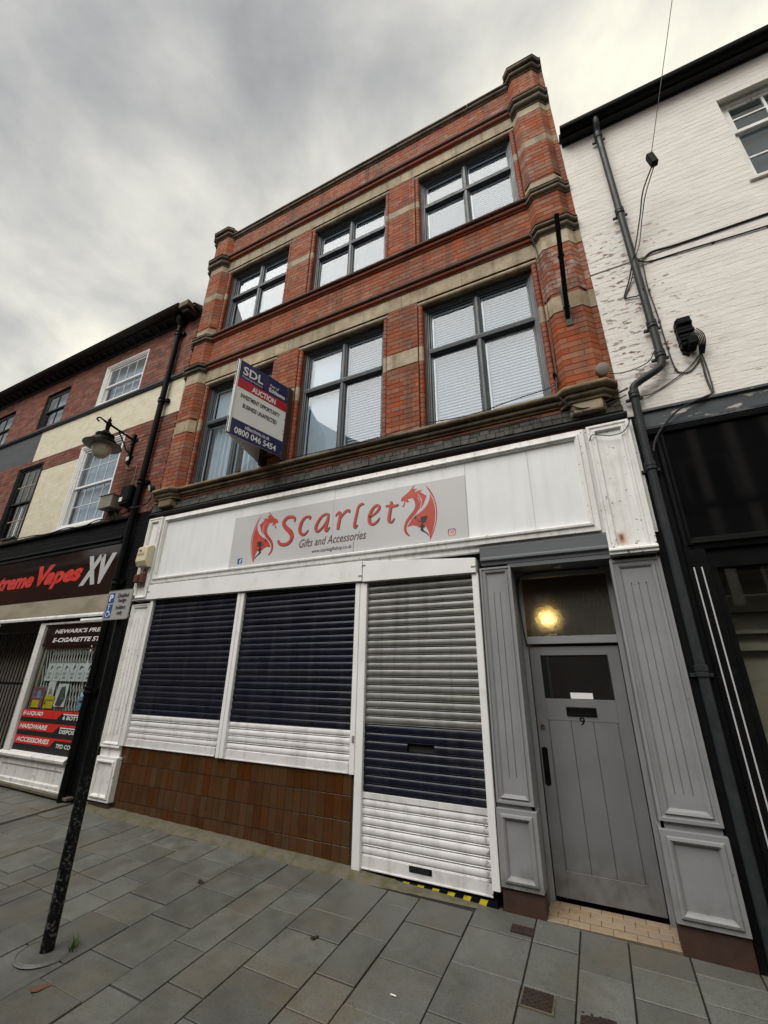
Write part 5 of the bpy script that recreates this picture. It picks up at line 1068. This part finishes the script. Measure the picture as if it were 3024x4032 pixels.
T(B(RX0, RX1, 1.8, 1.9, 0, 8.5), 'interior_wall', 'room'); T(B(RX0, RX1, .26, 1.8, 5.3, 5.5), 'floor', 'room')
a, b, c, d = rw
rwin = T(MB().frame(a, b, c, d, [(0, .24), (0, .09), (.05, .09), (.055, .105), (.07, .105), (.07, .24)]), 'window', 'white_old')
T(B(a - .05, b + .05, -.03, .10, c - .045, c + .004), 'window_sill', 'whitewall', .006)
zm = az(7.38, .12)
for z0, z1, y in ((c + .06, zm + .02, .15), (zm - .02, d - .07, .115)):
    MB().frame(a + .07, b - .07, z0, z1, [(0, y + .03), (0, y), (.045, y), (.05, y + .012), (.05, y + .03)]).build('sash', M['white_old'], rwin)
    mb = MB()
    for i in range(1, 4): xx = a + .12 + (b - a - .24) * i / 4; mb.box(xx - .012, xx + .012, y + .004, y + .022, z0 + .045, z1 - .045)
    zz3 = (z0 + z1) / 2; mb.box(a + .12, b - .12, y + .005, y + .021, zz3 - .011, zz3 + .011)
    mb.build('glazing_bars', M['white_old'], rwin)
    for i in range(4):
        for j in range(2):
            xa = a + .12 + (b - a - .24) * i / 4; xb = a + .12 + (b - a - .24) * (i + 1) / 4; za_, zb_ = ((z0 + .05, zz3), (zz3, z1 - .05))[j]
            p = B(-(xb - xa) / 2, (xb - xa) / 2, -.0015, .0015, -(zb_ - za_) / 2, (zb_ - za_) / 2).build('pane', M['glass'], rwin); p.location = ((xa + xb) / 2, y + .016, (za_ + zb_) / 2); p.rotation_euler = (rad(random.uniform(-.4, .4)), 0, rad(random.uniform(-.4, .4)))
B(a + .08, b - .08, .22, .225, c + .05, d - .07).build('window_backing', M['slate_paint'], rwin)
# black shop front
T(MB().plan([(.73, 0), (RX1, 0)], [(-.02, 3.86), (.045, 3.86), (.05, 3.885), (.03, 3.90), (.035, 4.04), (.06, 4.05), (.06, 4.075), (-.02, 4.105)]), 'fascia_board', 'peel_blue')
T(MB().plan([(.73, 0), (RX1, 0)], [(-.02, 3.80), (.05, 3.80), (.055, 3.84), (.03, 3.862), (-.02, 3.862)]), 'fascia_trim', 'black')
T(B(.88, RX1, -.02, .05, 2.76, 3.80), 'fascia_panel', 'gloss_black'); T(MB().plan([(.85, 0), (RX1, 0)], [(-.02, 2.66), (.03, 2.66), (.035, 2.69), (.055, 2.71), (.05, 2.74), (.022, 2.765), (-.02, 2.765)]), 'fascia_bottom_trim', 'black')
T(MB().ext([(.80, .05), (.80, -.01), (.815, -.03), (.84, -.035), (.85, -.055), (.87, -.055), (.88, -.03), (.885, .05)], 'z', 2.70, 3.84), 'fascia_end_moulding', 'black')
T(B(.612, .82, .0, .2, -.1, 4.06), 'pier', 'black_matt'); T(MB().box(.80, .95, -.03, .2, -.1, 2.70).box(.79, .96, -.045, .2, -.1, .28), 'shop_pilaster', 'black', .005)
for x in (.847, .901): T(B(ax(x, -.03) - .0048, ax(x, -.03) + .0048, -.032, -.028, .25, 2.51), 'painted_line', 'vgrey')
T(B(.95, RX1, .0, .2, 2.50, 2.70), 'window_head', 'black', .004); T(B(.95, 1.0, -.01, .12, .5, 2.5), 'window_frame', 'black', .004); T(B(.95, RX1, -.02, .2, -.1, .5), 'stall_riser', 'black', .004)
T(B(1.0, RX1, .045, .05, .5, 2.5), 'shop_window_pane', 'glass_dark')
for z, h in ((2.36, .05), (2.20, .09), (2.02, .03), (1.88, .06)): T(B(1.0, RX1, .50, .56, z, z + h), 'interior_trim', 'beige')
T(B(1.0, RX1, .58, .62, .3, 2.6), 'interior_panel', 'beige'); T(B(1.0, RX1, .06, .58, .3, .5), 'display_base', 'room')

# ================================================================== PIPES
def fit(mb, name, m, parent, sm=True, bevel=0): return mb.build(name, M[m], parent, bevel, sm)
DP = thing('rainwater_pipe', 'black cast iron downpipe with a hopper on the dark brick building', 'downpipe', (-6.76, -.07, 0))
fit(MB().tube([(-6.76, -.075, -.02), (-6.76, -.075, 8.42)], .052, 14), 'pipe', 'black', DP)
fit(MB().lathe([(.05, 8.36), (.06, 8.40), (.10, 8.47), (.105, 8.56), (.115, 8.565), (.115, 8.60), (.09, 8.60)], -6.76, -.085, 16), 'hopper_head', 'black', DP); fit(MB().tube([(-6.76, -.08, 8.6), (-6.74, -.2, 8.68)], .045, 10), 'outlet', 'black', DP)
for z in (8.10, 6.45, 4.72, 2.95, 1.35):
    fit(MB().lathe([(.053, z), (.066, z + .008), (.066, z + .05), (.058, z + .06), (.066, z + .07), (.066, z + .10), (.053, z + .11)], -6.76, -.075, 14), 'collar', 'black', DP)
    fit(B(-6.70, -6.62, -.06, .0, z + .02, z + .09), 'ear', 'black', DP, False, .004)
RP = thing('offset_downpipe', 'dark grey downpipe with a sideways bend on the white painted wall', 'downpipe', (1.04, -.08, 0))
pts = smooth([(1.045, -.15, 8.50), (1.045, -.14, 8.42), (1.04, -.085, 8.32), (1.04, -.08, 8.2)], 4) + [Vector((1.03, -.08, 6.4))] + smooth([(1.02, -.08, 4.62), (1.005, -.085, 4.52), (.95, -.095, 4.46), (.80, -.10, 4.38), (.735, -.10, 4.33), (.72, -.09, 4.24)], 4) + [Vector((.712, -.075, 3.9)), Vector((.712, -.055, 2.0)), Vector((.712, -.055, -.05))]
fit(MB().tube(pts, .037, 14), 'pipe', 'pipe', RP)
for x, y, z in ((1.04, -.08, 8.20), (1.032, -.08, 6.72), (1.022, -.08, 4.98), (1.018, -.08, 4.60), (.72, -.09, 4.20), (.712, -.07, 3.42), (.712, -.055, 1.66)):
    fit(MB().lathe([(.038, z), (.048, z + .006), (.048, z + .035), (.043, z + .04), (.048, z + .045), (.048, z + .085), (.038, z + .09)], x, y, 14), 'collar', 'pipe', RP)
    fit(B(x - .075, x + .075, y + .03, y + .055, z + .0, z + .03), 'ear', 'pipe', RP, False, .004)

# ================================================================== STREET LAMP ON BRACKET
LM = thing('bracket_street_lamp', 'black bracket street lamp with a glass bowl on the dark brick wall', 'street lamp', (-7.40, 0, 5.3))
lx, ly = -7.40, -.53
fit(B(lx - .03, lx + .03, -.05, -.0, 5.30, 5.94), 'wall_plate', 'black', LM, False, .004); fit(MB().box(lx - .10, lx + .10, -.02, -.002, 5.80, 5.84).box(lx - .08, lx + .08, -.02, -.002, 5.42, 5.46), 'strap', 'black', LM, False)
fit(MB().tube([(lx, -.04, 5.82), (lx, -.62, 5.90)], .020, 10), 'arm', 'black', LM)
fit(MB().tube(smooth([(lx, -.05, 5.52), (lx, -.12, 5.56), (lx, -.20, 5.68), (lx, -.33, 5.84)], 5), .012, 8), 'brace', 'black', LM); fit(MB().tube(smooth([(lx, -.07, 5.55), (lx, -.10, 5.66), (lx, -.05, 5.72), (lx, -.04, 5.64)], 5), .008, 6), 'scroll', 'black', LM)
fit(MB().tube(smooth([(lx, -.60, 5.90), (lx, -.70, 5.92), (lx, -.74, 5.87), (lx, -.69, 5.84)], 5), .014, 8), 'scroll', 'black', LM)
fit(MB().lathe([(.03, 5.72), (.04, 5.86), (.05, 5.90), (.025, 5.93), (.035, 5.96), (.012, 6.0), (.0, 6.05)], lx, ly, 14), 'finial', 'black', LM)
fit(MB().lathe([(.305, 5.425), (.30, 5.435), (.21, 5.47), (.205, 5.52), (.185, 5.545), (.14, 5.56), (.14, 5.60), (.15, 5.61), (.15, 5.64), (.09, 5.68), (.05, 5.73), (.0, 5.74)], lx, ly, 32), 'canopy', 'black', LM)
fit(MB().lathe([(.30, 5.42), (.17, 5.46), (.17, 5.452)], lx, ly, 32), 'reflector', 'zinc', LM)
fit(MB().lathe([(.155, 5.455), (.158, 5.40), (.15, 5.33), (.12, 5.25), (.075, 5.20), (.03, 5.18), (.0, 5.178)], lx, ly, 28), 'glass_bowl', 'opal', LM)
fit(B(lx - .03, lx + .04, -.06, -.05, 5.36, 5.44), 'number_label', 'whiteprint', LM, False)

# ================================================================== BOXES AND SMALL FITTINGS
GB_ = thing('grey_junction_box', 'weathered grey metal box on the wall under the white sash window', 'electrical box', (-7.45, 0, 4.35))
fit(B(-7.63, -7.28, -.20, 0, 4.36, 4.60), 'casing', 'zinc', GB_, False, .006); fit(B(-7.645, -7.265, -.215, .0, 4.60, 4.615), 'cover', 'zinc', GB_, False, .003)
BBX = thing('black_junction_box', 'black electrical box beside the cast iron downpipe', 'electrical box', (-7.0, 0, 4.35))
fit(B(-7.12, -6.88, -.16, 0, 4.36, 4.72), 'casing', 'black', BBX, False, .02); fit(B(-7.135, -6.865, -.175, -.06, 4.40, 4.735), 'cover', 'black', BBX, False, .03); fit(B(-7.10, -7.02, -.178, -.174, 4.42, 4.50), 'warning_label', 'whiteprint', BBX, False)
AL = thing('alarm_box', 'cream alarm bell box on the white console at the left of the fascia', 'alarm box', (-6.1, -.09, 3.2))
axx0, axx1 = -6.20, -5.97
al = MB(); al.ext([(-.085, 3.17), (-.085, 3.50), (-.12, 3.52), (-.20, 3.47), (-.21, 3.25), (-.17, 3.17)], 'x', axx0, axx1); fit(al, 'case', 'plastic_cream', AL, False, .008)
text('KINGS', M['shadow_print'], AL, axx0 + .03, axx1 - .05, 3.335, 3.375, -.2125); fit(MB().sheet([(axx0 + .05, 3.405), (axx0 + .10, 3.405), (axx0 + .105, 3.43), (axx0 + .09, 3.418), (axx0 + .075, 3.435), (axx0 + .06, 3.418), (axx0 + .045, 3.43)], -.2115), 'crown_mark', 'blackprint', AL, False)
RBX = thing('bell_push_box', 'oxblood red metal box under the cream alarm box', 'bell box', (-6.12, -.09, 2.98))
fit(B(-6.22, -6.12, -.16, -.085, 2.93, 3.06), 'box', 'rustbox', RBX, False, .012); fit(B(-6.115, -6.02, -.15, -.085, 2.92, 3.08), 'box', 'rustbox', RBX, False, .012); fit(MB().tube(smooth([(-6.10, -.10, 3.08), (-6.09, -.11, 3.13), (-6.05, -.11, 3.13), (-6.04, -.10, 3.08)], 4), .005, 6), 'cable_loop', 'wire', RBX)
for nm, lab, x, z, m in (('floodlight', 'small round floodlight at the foot of the left brick pilaster', -6.40, 4.56, 'pipe'), ('floodlight', 'small round floodlight on the stone foot of the right brick pilaster', .50, 4.60, 'zinc')):
    t = thing(nm, lab, 'floodlight', (x, 0, z)); dv = Vector((-.35, -1, -.35)) if x < 0 else Vector((.2, -1, -.25)); dv.normalize(); c0 = Vector((x, -.10, z + .02))
    fit(MB().tube([c0 - dv * .05, c0 - dv * .03, c0 + dv * .03, c0 + dv * .035], [.04, .068, .068, .060], 18), 'housing', m, t); fit(MB().tube([(x, -.005, z - .05), (x, -.05, z - .04), c0 - dv * .03], .012, 6), 'bracket', m, t)
    if x < 0: fit(MB().tube([c0 + dv * .035, c0 + dv * .037], .052, 16), 'lens', 'opal', t)
CM = thing('bullet_camera', 'small black camera beside the foot of the right brick pilaster', 'camera', (.06, 0, 4.55)); fit(MB().tube([(.055, -.02, 4.72), (.05, -.10, 4.70), (.048, -.13, 4.69)], .022, 12), 'housing', 'black', CM); fit(MB().tube([(.058, .0, 4.62), (.056, -.05, 4.68)], .008, 6), 'mount', 'black', CM)
FP = thing('projecting_sign_bracket', 'empty black projecting sign bracket on the right brick pilaster', 'bracket', (.29, PD, 5.4))
fit(B(.255, .325, PD - .012, PD + .0, az(5.40, PD), az(6.02, PD)), 'back_plate', 'pipe', FP, False, .003)
pb0 = Vector((.283, PD - .01, az(5.53, PD - .01))); pb1 = Vector((.333, -.62, 6.42))
mb = MB(); mb.tube([pb0, pb1], .034, 4); fit(mb, 'arm', 'black', FP, False); fit(MB().tube([(.292, PD - .01, az(5.98, PD)), pb0.lerp(pb1, .45)], .008, 6), 'stay', 'black', FP)
for u in (.1, .6): q = pb0.lerp(pb1, u); fit(MB().tube([q + Vector((-.035, 0, 0)), q + Vector((.035, 0, 0))], .014, 8), 'bolt', 'black', FP)
TB = thing('cable_joint_box', 'ribbed black cable joint box with hanging wires on the white wall', 'electrical box', (1.27, 0, 4.6))
mb = MB()
for i in range(7): mb.box(1.205 - .003 * (i % 2), 1.335 + .003 * (i % 2), -.10 - .012 * (i % 2), -.0, 4.66 + i * .047, 4.66 + i * .047 + .043)
fit(mb, 'casing', 'black', TB, False, .008); fit(B(1.212, 1.33, -.125, -.0, 4.90, 4.985), 'lid', 'black', TB, False, .012); fit(B(1.25, 1.33, -.14, -.0, 4.63, 4.72), 'gland', 'black', TB, False, .01)
for i in range(6): s = i * .014; fit(MB().tube(smooth([(1.28 + s, -.11, 4.74 + s), (1.31 + s, -.13, 4.72), (1.33 + s * .8, -.10, 4.64), (1.335 + s * .5, -.03, 4.56)], 4), .005, 6), 'lead', 'wire', TB)
fit(MB().tube([(1.205, -.06, 4.60), (1.245, -.07, 4.555)], .016, 8), 'plug', 'black', TB)
SB = thing('drop_wire_clamp_box', 'small black box on the overhead wire in front of the white wall', 'electrical box', (1.44, -.45, 7.0))
def cable(lab, pts, r=.006, k=6, m='wire', clips=()):
    t = MB().tube(smooth(pts, k), r, 6).build('cable', M[m], None, 0, True, label=lab, cat='cable')
    if clips:
        mb = MB()
        for c in clips: mb.box(c[0] - .012, c[0] + .012, c[1] - .012, 0.004, c[2] - .012, c[2] + .012)
        mb.build('clip', M['wire'], t)
    return t
yS = -.35; bx, bz = 1.385, 7.02
mb = MB(); mb.box(-.035, .035, -.035, .035, -.09, .09); mb.xf(Matrix.Translation((bx, yS, bz)) @ Matrix.Rotation(rad(-8), 4, 'Y')); fit(mb, 'case', 'black', SB, False, .01)
cable('thin overhead wire running up into the sky from the black box', [(1.39, -.35, 7.09), (1.884, -.80, 8.79), (2.55, -1.42, 11.12), (3.32, -2.15, 13.77)], .004, 8)
cable('black cable hanging from the overhead box to the downpipe', [(bx - .01, yS, bz - .08), (ax(1.33, -.2), -.2, az(7.05, -.2)), (1.20, -.12, 6.55), (1.10, -.12, 6.2), (1.03, -.125, 5.972), (.95, -.03, 5.75), (.869, -.015, 5.548), (.93, -.015, 5.52), (1.0, -.03, 5.50), (1.03, -.13, 5.48)], .0075)
cable('second black cable twisted beside the one hanging from the overhead box', [(bx + .012, yS, bz - .08), (ax(1.35, -.22), -.22, az(7.0, -.22)), (1.215, -.11, 6.52), (1.12, -.11, 6.15), (1.05, -.125, 5.96), (.97, -.028, 5.74), (.88, -.012, 5.56)], .006)
cable('black cable looping along the ledge of the white wall', [(1.04, -.12, 5.98), (1.10, -.03, 5.96), (1.22, -.012, 6.06), (1.45, -.012, 6.045), (2.0, -.012, 6.04), (3.2, -.012, 6.035), (5.3, -.012, 6.03)], .010)
cable('straight black cable clipped below the ledge of the white wall', [(1.03, -.12, 5.965), (1.15, -.015, 5.94), (1.5, -.012, 5.92), (2.2, -.012, 5.88), (3.2, -.012, 5.86), (5.3, -.012, 5.84)], .008, clips=((1.2, 0, 5.935), (1.75, 0, 5.905), (2.2, 0, 5.88)))
cable('thin cable running down the white wall beside the downpipe', [(1.12, -.01, 5.94), (1.10, -.01, 5.6), (1.11, -.01, 5.2), (1.11, -.01, 4.8), (1.12, -.01, 4.50), (1.16, -.01, 4.42), (1.24, -.01, 4.42), (1.33, -.012, 4.52)], .006, clips=((1.105, 0, 5.55), (1.11, 0, 5.1), (1.115, 0, 4.75), (1.125, 0, 4.47)))
cable('bundle of cables dropping from the joint box to the black fascia', [(1.335, -.03, 4.56), (1.335, -.015, 4.42), (1.33, -.012, 4.30), (1.335, -.012, 4.18), (1.33, -.03, 4.11), (1.25, -.075, 4.06), (1.05, -.08, 3.99), (.90, -.07, 3.86), (.80, -.08, 3.72), (.76, -.09, 3.60)], .009)
cable('single cable beside the bundle under the joint box', [(1.35, -.03, 4.6), (1.36, -.012, 4.42), (1.355, -.012, 4.2), (1.345, -.02, 4.12)], .006)
cable('thin cable sagging from the pilaster floodlight to the grey downpipe', [(.56, -.06, 4.58), (.68, -.05, 4.56), (.82, -.04, 4.58), (.93, -.04, 4.63), (.98, -.07, 4.70)], .005)
cable('thin cable running from the grey downpipe up to the joint box', [(.76, -.05, 4.24), (.88, -.012, 4.26), (1.05, -.012, 4.34), (1.22, -.012, 4.45), (1.33, -.012, 4.56)], .005)
cable('black cable draped along the dark slates above the fascia', [(-3.6, -.10, 4.50), (-2.9, -.11, 4.47), (-2.2, -.115, 4.46), (-1.5, -.11, 4.50), (-.9, -.10, 4.47), (-.35, -.105, 4.53), (.0, -.11, 4.56), (.06, -.12, 4.66)], .006)
cable('tangled black cable sagging under the right stone corbel', [(.06, -.12, 4.66), (.05, -.13, 4.45), (.10, -.13, 4.32), (.17, -.12, 4.25), (.28, -.10, 4.21), (.45, -.08, 4.24), (.58, -.07, 4.31), (.68, -.10, 4.33)], .008)
cable('second black cable sagging below the right stone corbel', [(-.6, -.06, 4.25), (-.1, -.06, 4.245), (.12, -.09, 4.22), (.30, -.09, 4.18), (.48, -.08, 4.21), (.66, -.08, 4.27)], .006)
cable('thin cable curving across the top of the white console on the right', [(.26, -.09, 3.84), (.29, -.105, 3.885), (.35, -.108, 3.87), (.45, -.108, 3.84), (.55, -.108, 3.85), (.61, -.10, 3.92), (.64, -.06, 4.0)], .005)
cable('black cable stapled along the wall above the dark slates', [(-6.3, -.05, 4.28), (-5.5, -.03, 4.275), (-4.5, -.03, 4.285), (-3.4, -.03, 4.275), (-2.2, -.03, 4.28), (-1.0, -.03, 4.275), (-.2, -.03, 4.28)], .008)
cable('pair of cables running down the inner edge of the right pilaster', [(.05, -.10, 6.98), (.085, -.05, 6.7), (.10, -.03, 6.3), (.10, -.03, 5.8), (.085, -.03, 5.2), (.07, -.04, 4.72)], .007)
cable('thin white cable under the street lamp bracket', [(lx, -.02, 5.30), (lx, -.02, 5.22), (lx + .10, -.015, 5.19), (lx + .27, -.015, 5.21), (lx + .29, -.015, 5.15), (lx + .30, -.015, 4.95), (lx + .32, -.05, 4.74)], .007, m='beige')
cable('black cable hanging in loops along the vape shop ledge', [(-10.9, -.03, 4.23), (-10.6, -.06, 4.30), (-10.4, -.06, 4.22), (-9.8, -.06, 4.20), (-9.3, -.06, 4.17), (-8.7, -.07, 4.20), (-8.2, -.07, 4.15), (-7.8, -.07, 4.22), (-7.4, -.07, 4.20), (-7.0, -.07, 4.25)], .010)
cable('tangle of black cable between the electrical boxes and the downpipe', [(-7.5, -.05, 4.36), (-7.55, -.06, 4.22), (-7.40, -.08, 4.14), (-7.25, -.07, 4.24), (-7.35, -.06, 4.32), (-7.2, -.07, 4.20), (-7.0, -.08, 4.22), (-6.85, -.10, 4.30), (-6.7, -.14, 4.26), (-6.5, -.08, 4.30), (-6.42, -.05, 4.45)], .010)
cable('thin dark cable looping under the left pilaster floodlight', [(-6.40, -.05, 4.5), (-6.44, -.05, 4.40), (-6.40, -.06, 4.30), (-6.44, -.07, 4.22), (-6.36, -.06, 4.16), (-6.28, -.08, 4.22)], .006)
cable('thin cable running across the dark brick up the building edge', [(-6.69, -.02, 8.2), (-6.83, -.015, 7.0), (-6.84, -.015, 6.0), (-6.84, -.02, 4.8)], .004)
cable('black cables drooping inside the grey porch beside the fanlight', [(-.60, .25, 2.60), (-.615, .20, 2.45), (-.615, .22, 2.2), (-.60, .24, 1.97), (-.585, .25, 1.93), (-.60, .24, 2.0), (-.62, .2, 2.3), (-.61, .22, 2.58), (-.40, .255, 2.645), (.15, .26, 2.64)], .007)

# ================================================================== PARKING SIGN POST
bxp, byp = gt(-3.39, -1.986); bz0 = gz(bxp, byp)
PS = thing('parking_sign_post', 'chipped black pole carrying a disabled badge holders parking sign', 'sign post', (bxp, byp, bz0))
tilt = -.05
mb = MB(); mb.tube([(0, 0, -.05), (tilt * .5, 0, 1.2), (tilt, 0, 2.40)], .041, 20); mb.lathe([(.041, 2.40), (.036, 2.415), (.0, 2.43)], tilt, 0, 20); mb.build('pole', M['polepaint'], PS, 0, True)
MB().lathe([(.0, .006), (.15, .006), (.155, .002), (.165, .002), (.17, .007), (.178, .0)], 0, 0, 28).build('base_collar', M['slab'], PS)
yq = -.075
sx0, sx1, sz0, sz1 = -3.777 - bxp, -3.444 - bxp, 2.052 - bz0, 2.303 - bz0
mb = MB(); mb.ext(rrect(sx0, sx1, sz0, sz1, .022), 'y', yq, yq + .004); plate = mb.build('sign_plate', M['plate'], PS)
mb = MB(); ringpoly(mb, rrect(sx0, sx1, sz0, sz1, .022), rrect(sx0 + .006, sx1 - .006, sz0 + .006, sz1 - .006, .018), yq - .0008); mb.build('sign_border', M['zinc'], plate)
B(sx0 + .02, sx0 + .10, yq - .001, yq, sz0 + .145, sz1 - .022).build('blue_panel', M['parkblue'], plate); B(sx0 + .02, sx0 + .10, yq - .001, yq, sz0 + .018, sz0 + .13).build('blue_panel', M['parkblue'], plate)
text('P', M['whiteprint'], plate, sx0 + .037, sx0 + .086, sz0 + .158, sz1 - .034, yq - .002, bold=.03)
mb = MB(); wc = lambda u, v: (sx0 + .02 + u, sz0 + .018 + v)
ringpoly(mb, [wc(.036 + .026 * math.cos(rad(a)), .034 + .026 * math.sin(rad(a))) for a in range(0, 360, 18)], [wc(.036 + .019 * math.cos(rad(a)), .034 + .019 * math.sin(rad(a))) for a in range(0, 360, 18)], yq - .002)
mb.sheet([wc(*p) for p in circ(.034, .099, .0085, 10)], yq - .002); mb.sheet([wc(*p) for p in ((.028, .088), (.036, .088), (.04, .058), (.058, .055), (.068, .028), (.076, .031), (.077, .026), (.066, .02), (.054, .046), (.032, .048))], yq - .0023)
mb.build('wheelchair_symbol', M['whiteprint'], plate)
for s_, w_, zt in (('Disabled', .14, .185), ('badge', .10, .135), ('holders', .125, .085), ('only', .07, .03)):
    cxs = sx0 + .215; text(s_, M['blackprint'], plate, cxs - w_ / 2, cxs + w_ / 2, sz0 + zt, sz0 + zt + (.036 if s_ in ('Disabled', 'holders') else .044), yq - .002, bold=.015)
MB().box(tilt - .06, tilt + .048, -.072, .044, sz1 - .055, sz1 - .03).box(tilt - .06, tilt + .048, -.072, .044, sz0 + .03, sz0 + .055).build('clamp', M['zinc'], PS, .003)

# ================================================================== SMALL THINGS ON THE PAVEMENT
WD = thing('weed_tuft', 'small green weed tuft growing at the foot of the black pole', 'weed', (bxp + .12, byp + .09, gz(bxp + .12, byp + .09)))
for i in range(46):
    a = random.uniform(0, 6.28); r_ = random.uniform(0, .05); h = random.uniform(.02, .075); lean_ = random.uniform(.005, .05); w = .0025
    p = Vector((r_ * math.cos(a), r_ * math.sin(a), 0)); d = Vector((math.cos(a + .5), math.sin(a + .5), 0)); n = Vector((-d.y, d.x, 0)) * w
    mb = MB(); mid = p + d * lean_ * .4 + Vector((0, 0, h * .6)); tip = p + d * lean_ + Vector((0, 0, h))
    mb.poly([p - n, p + n, mid + n, mid - n]); mb.poly([mid - n, mid + n, tip]); mb.build('blade', M['leaf'], WD)
def leaf_at(xa, ya, lab, s=.03, m='deadleaf'):
    x, y = gt(xa, ya); pts = []
    for i in range(14):
        t = i / 14 * 2 * math.pi; r_ = s * (1 + .25 * math.cos(3 * t) + random.uniform(-.1, .1)); pts.append((r_ * math.cos(t) * 1.3, r_ * math.sin(t) * .7))
    mb = MB(); n = len(pts); a = random.uniform(0, 3.1); mb.v = [(0, 0, .008)] + [(p[0] * math.cos(a) - p[1] * math.sin(a), p[0] * math.sin(a) + p[1] * math.cos(a), .005 + random.uniform(0, .008)) for p in pts]
    mb.f = [(0, 1 + i, 1 + (i + 1) % n) for i in range(n)]; mb.m = [0] * n
    o = mb.build('fallen_leaf', M[m], None, 0, True, label=lab, cat='leaf', group='fallen leaves on the paving'); o.location = (x, y, gz(x, y))
leaf_at(-3.05, -2.2, 'reddish fallen leaf nearest the bottom edge of the paving', .04); leaf_at(-3.30, -.86, 'dark fallen leaf on a slab in front of the tiled plinth', .03, 'iron')
leaf_at(-1.98, -1.10, 'dark oval leaf on the slab before the roller shutter door', .025, 'iron')
for i, (xa, ya) in enumerate(((-1.30, -1.36),)):
    x, y = gt(xa, ya); o = MB().tube([(0, 0, .006), (.035 - .01 * i, .012 * i, .006)], .004, 6).build('cigarette_end', M['whiteprint'], None, label=['white cigarette end on the slab in front of the shutter door', 'white scrap on the stained slab left of centre', 'small white scrap low on the left paving'][i], cat='litter'); o.location = (x, y, gz(x, y))
for r_ in (LB, VS, RB, DP, RP, LM, GB_, BBX, AL, RBX, CM, FP, TB, SB, GT): tree_fix(r_)
for t_ in [o for o in bpy.data.objects if o.name.startswith('floodlight')]: tree_fix(t_)
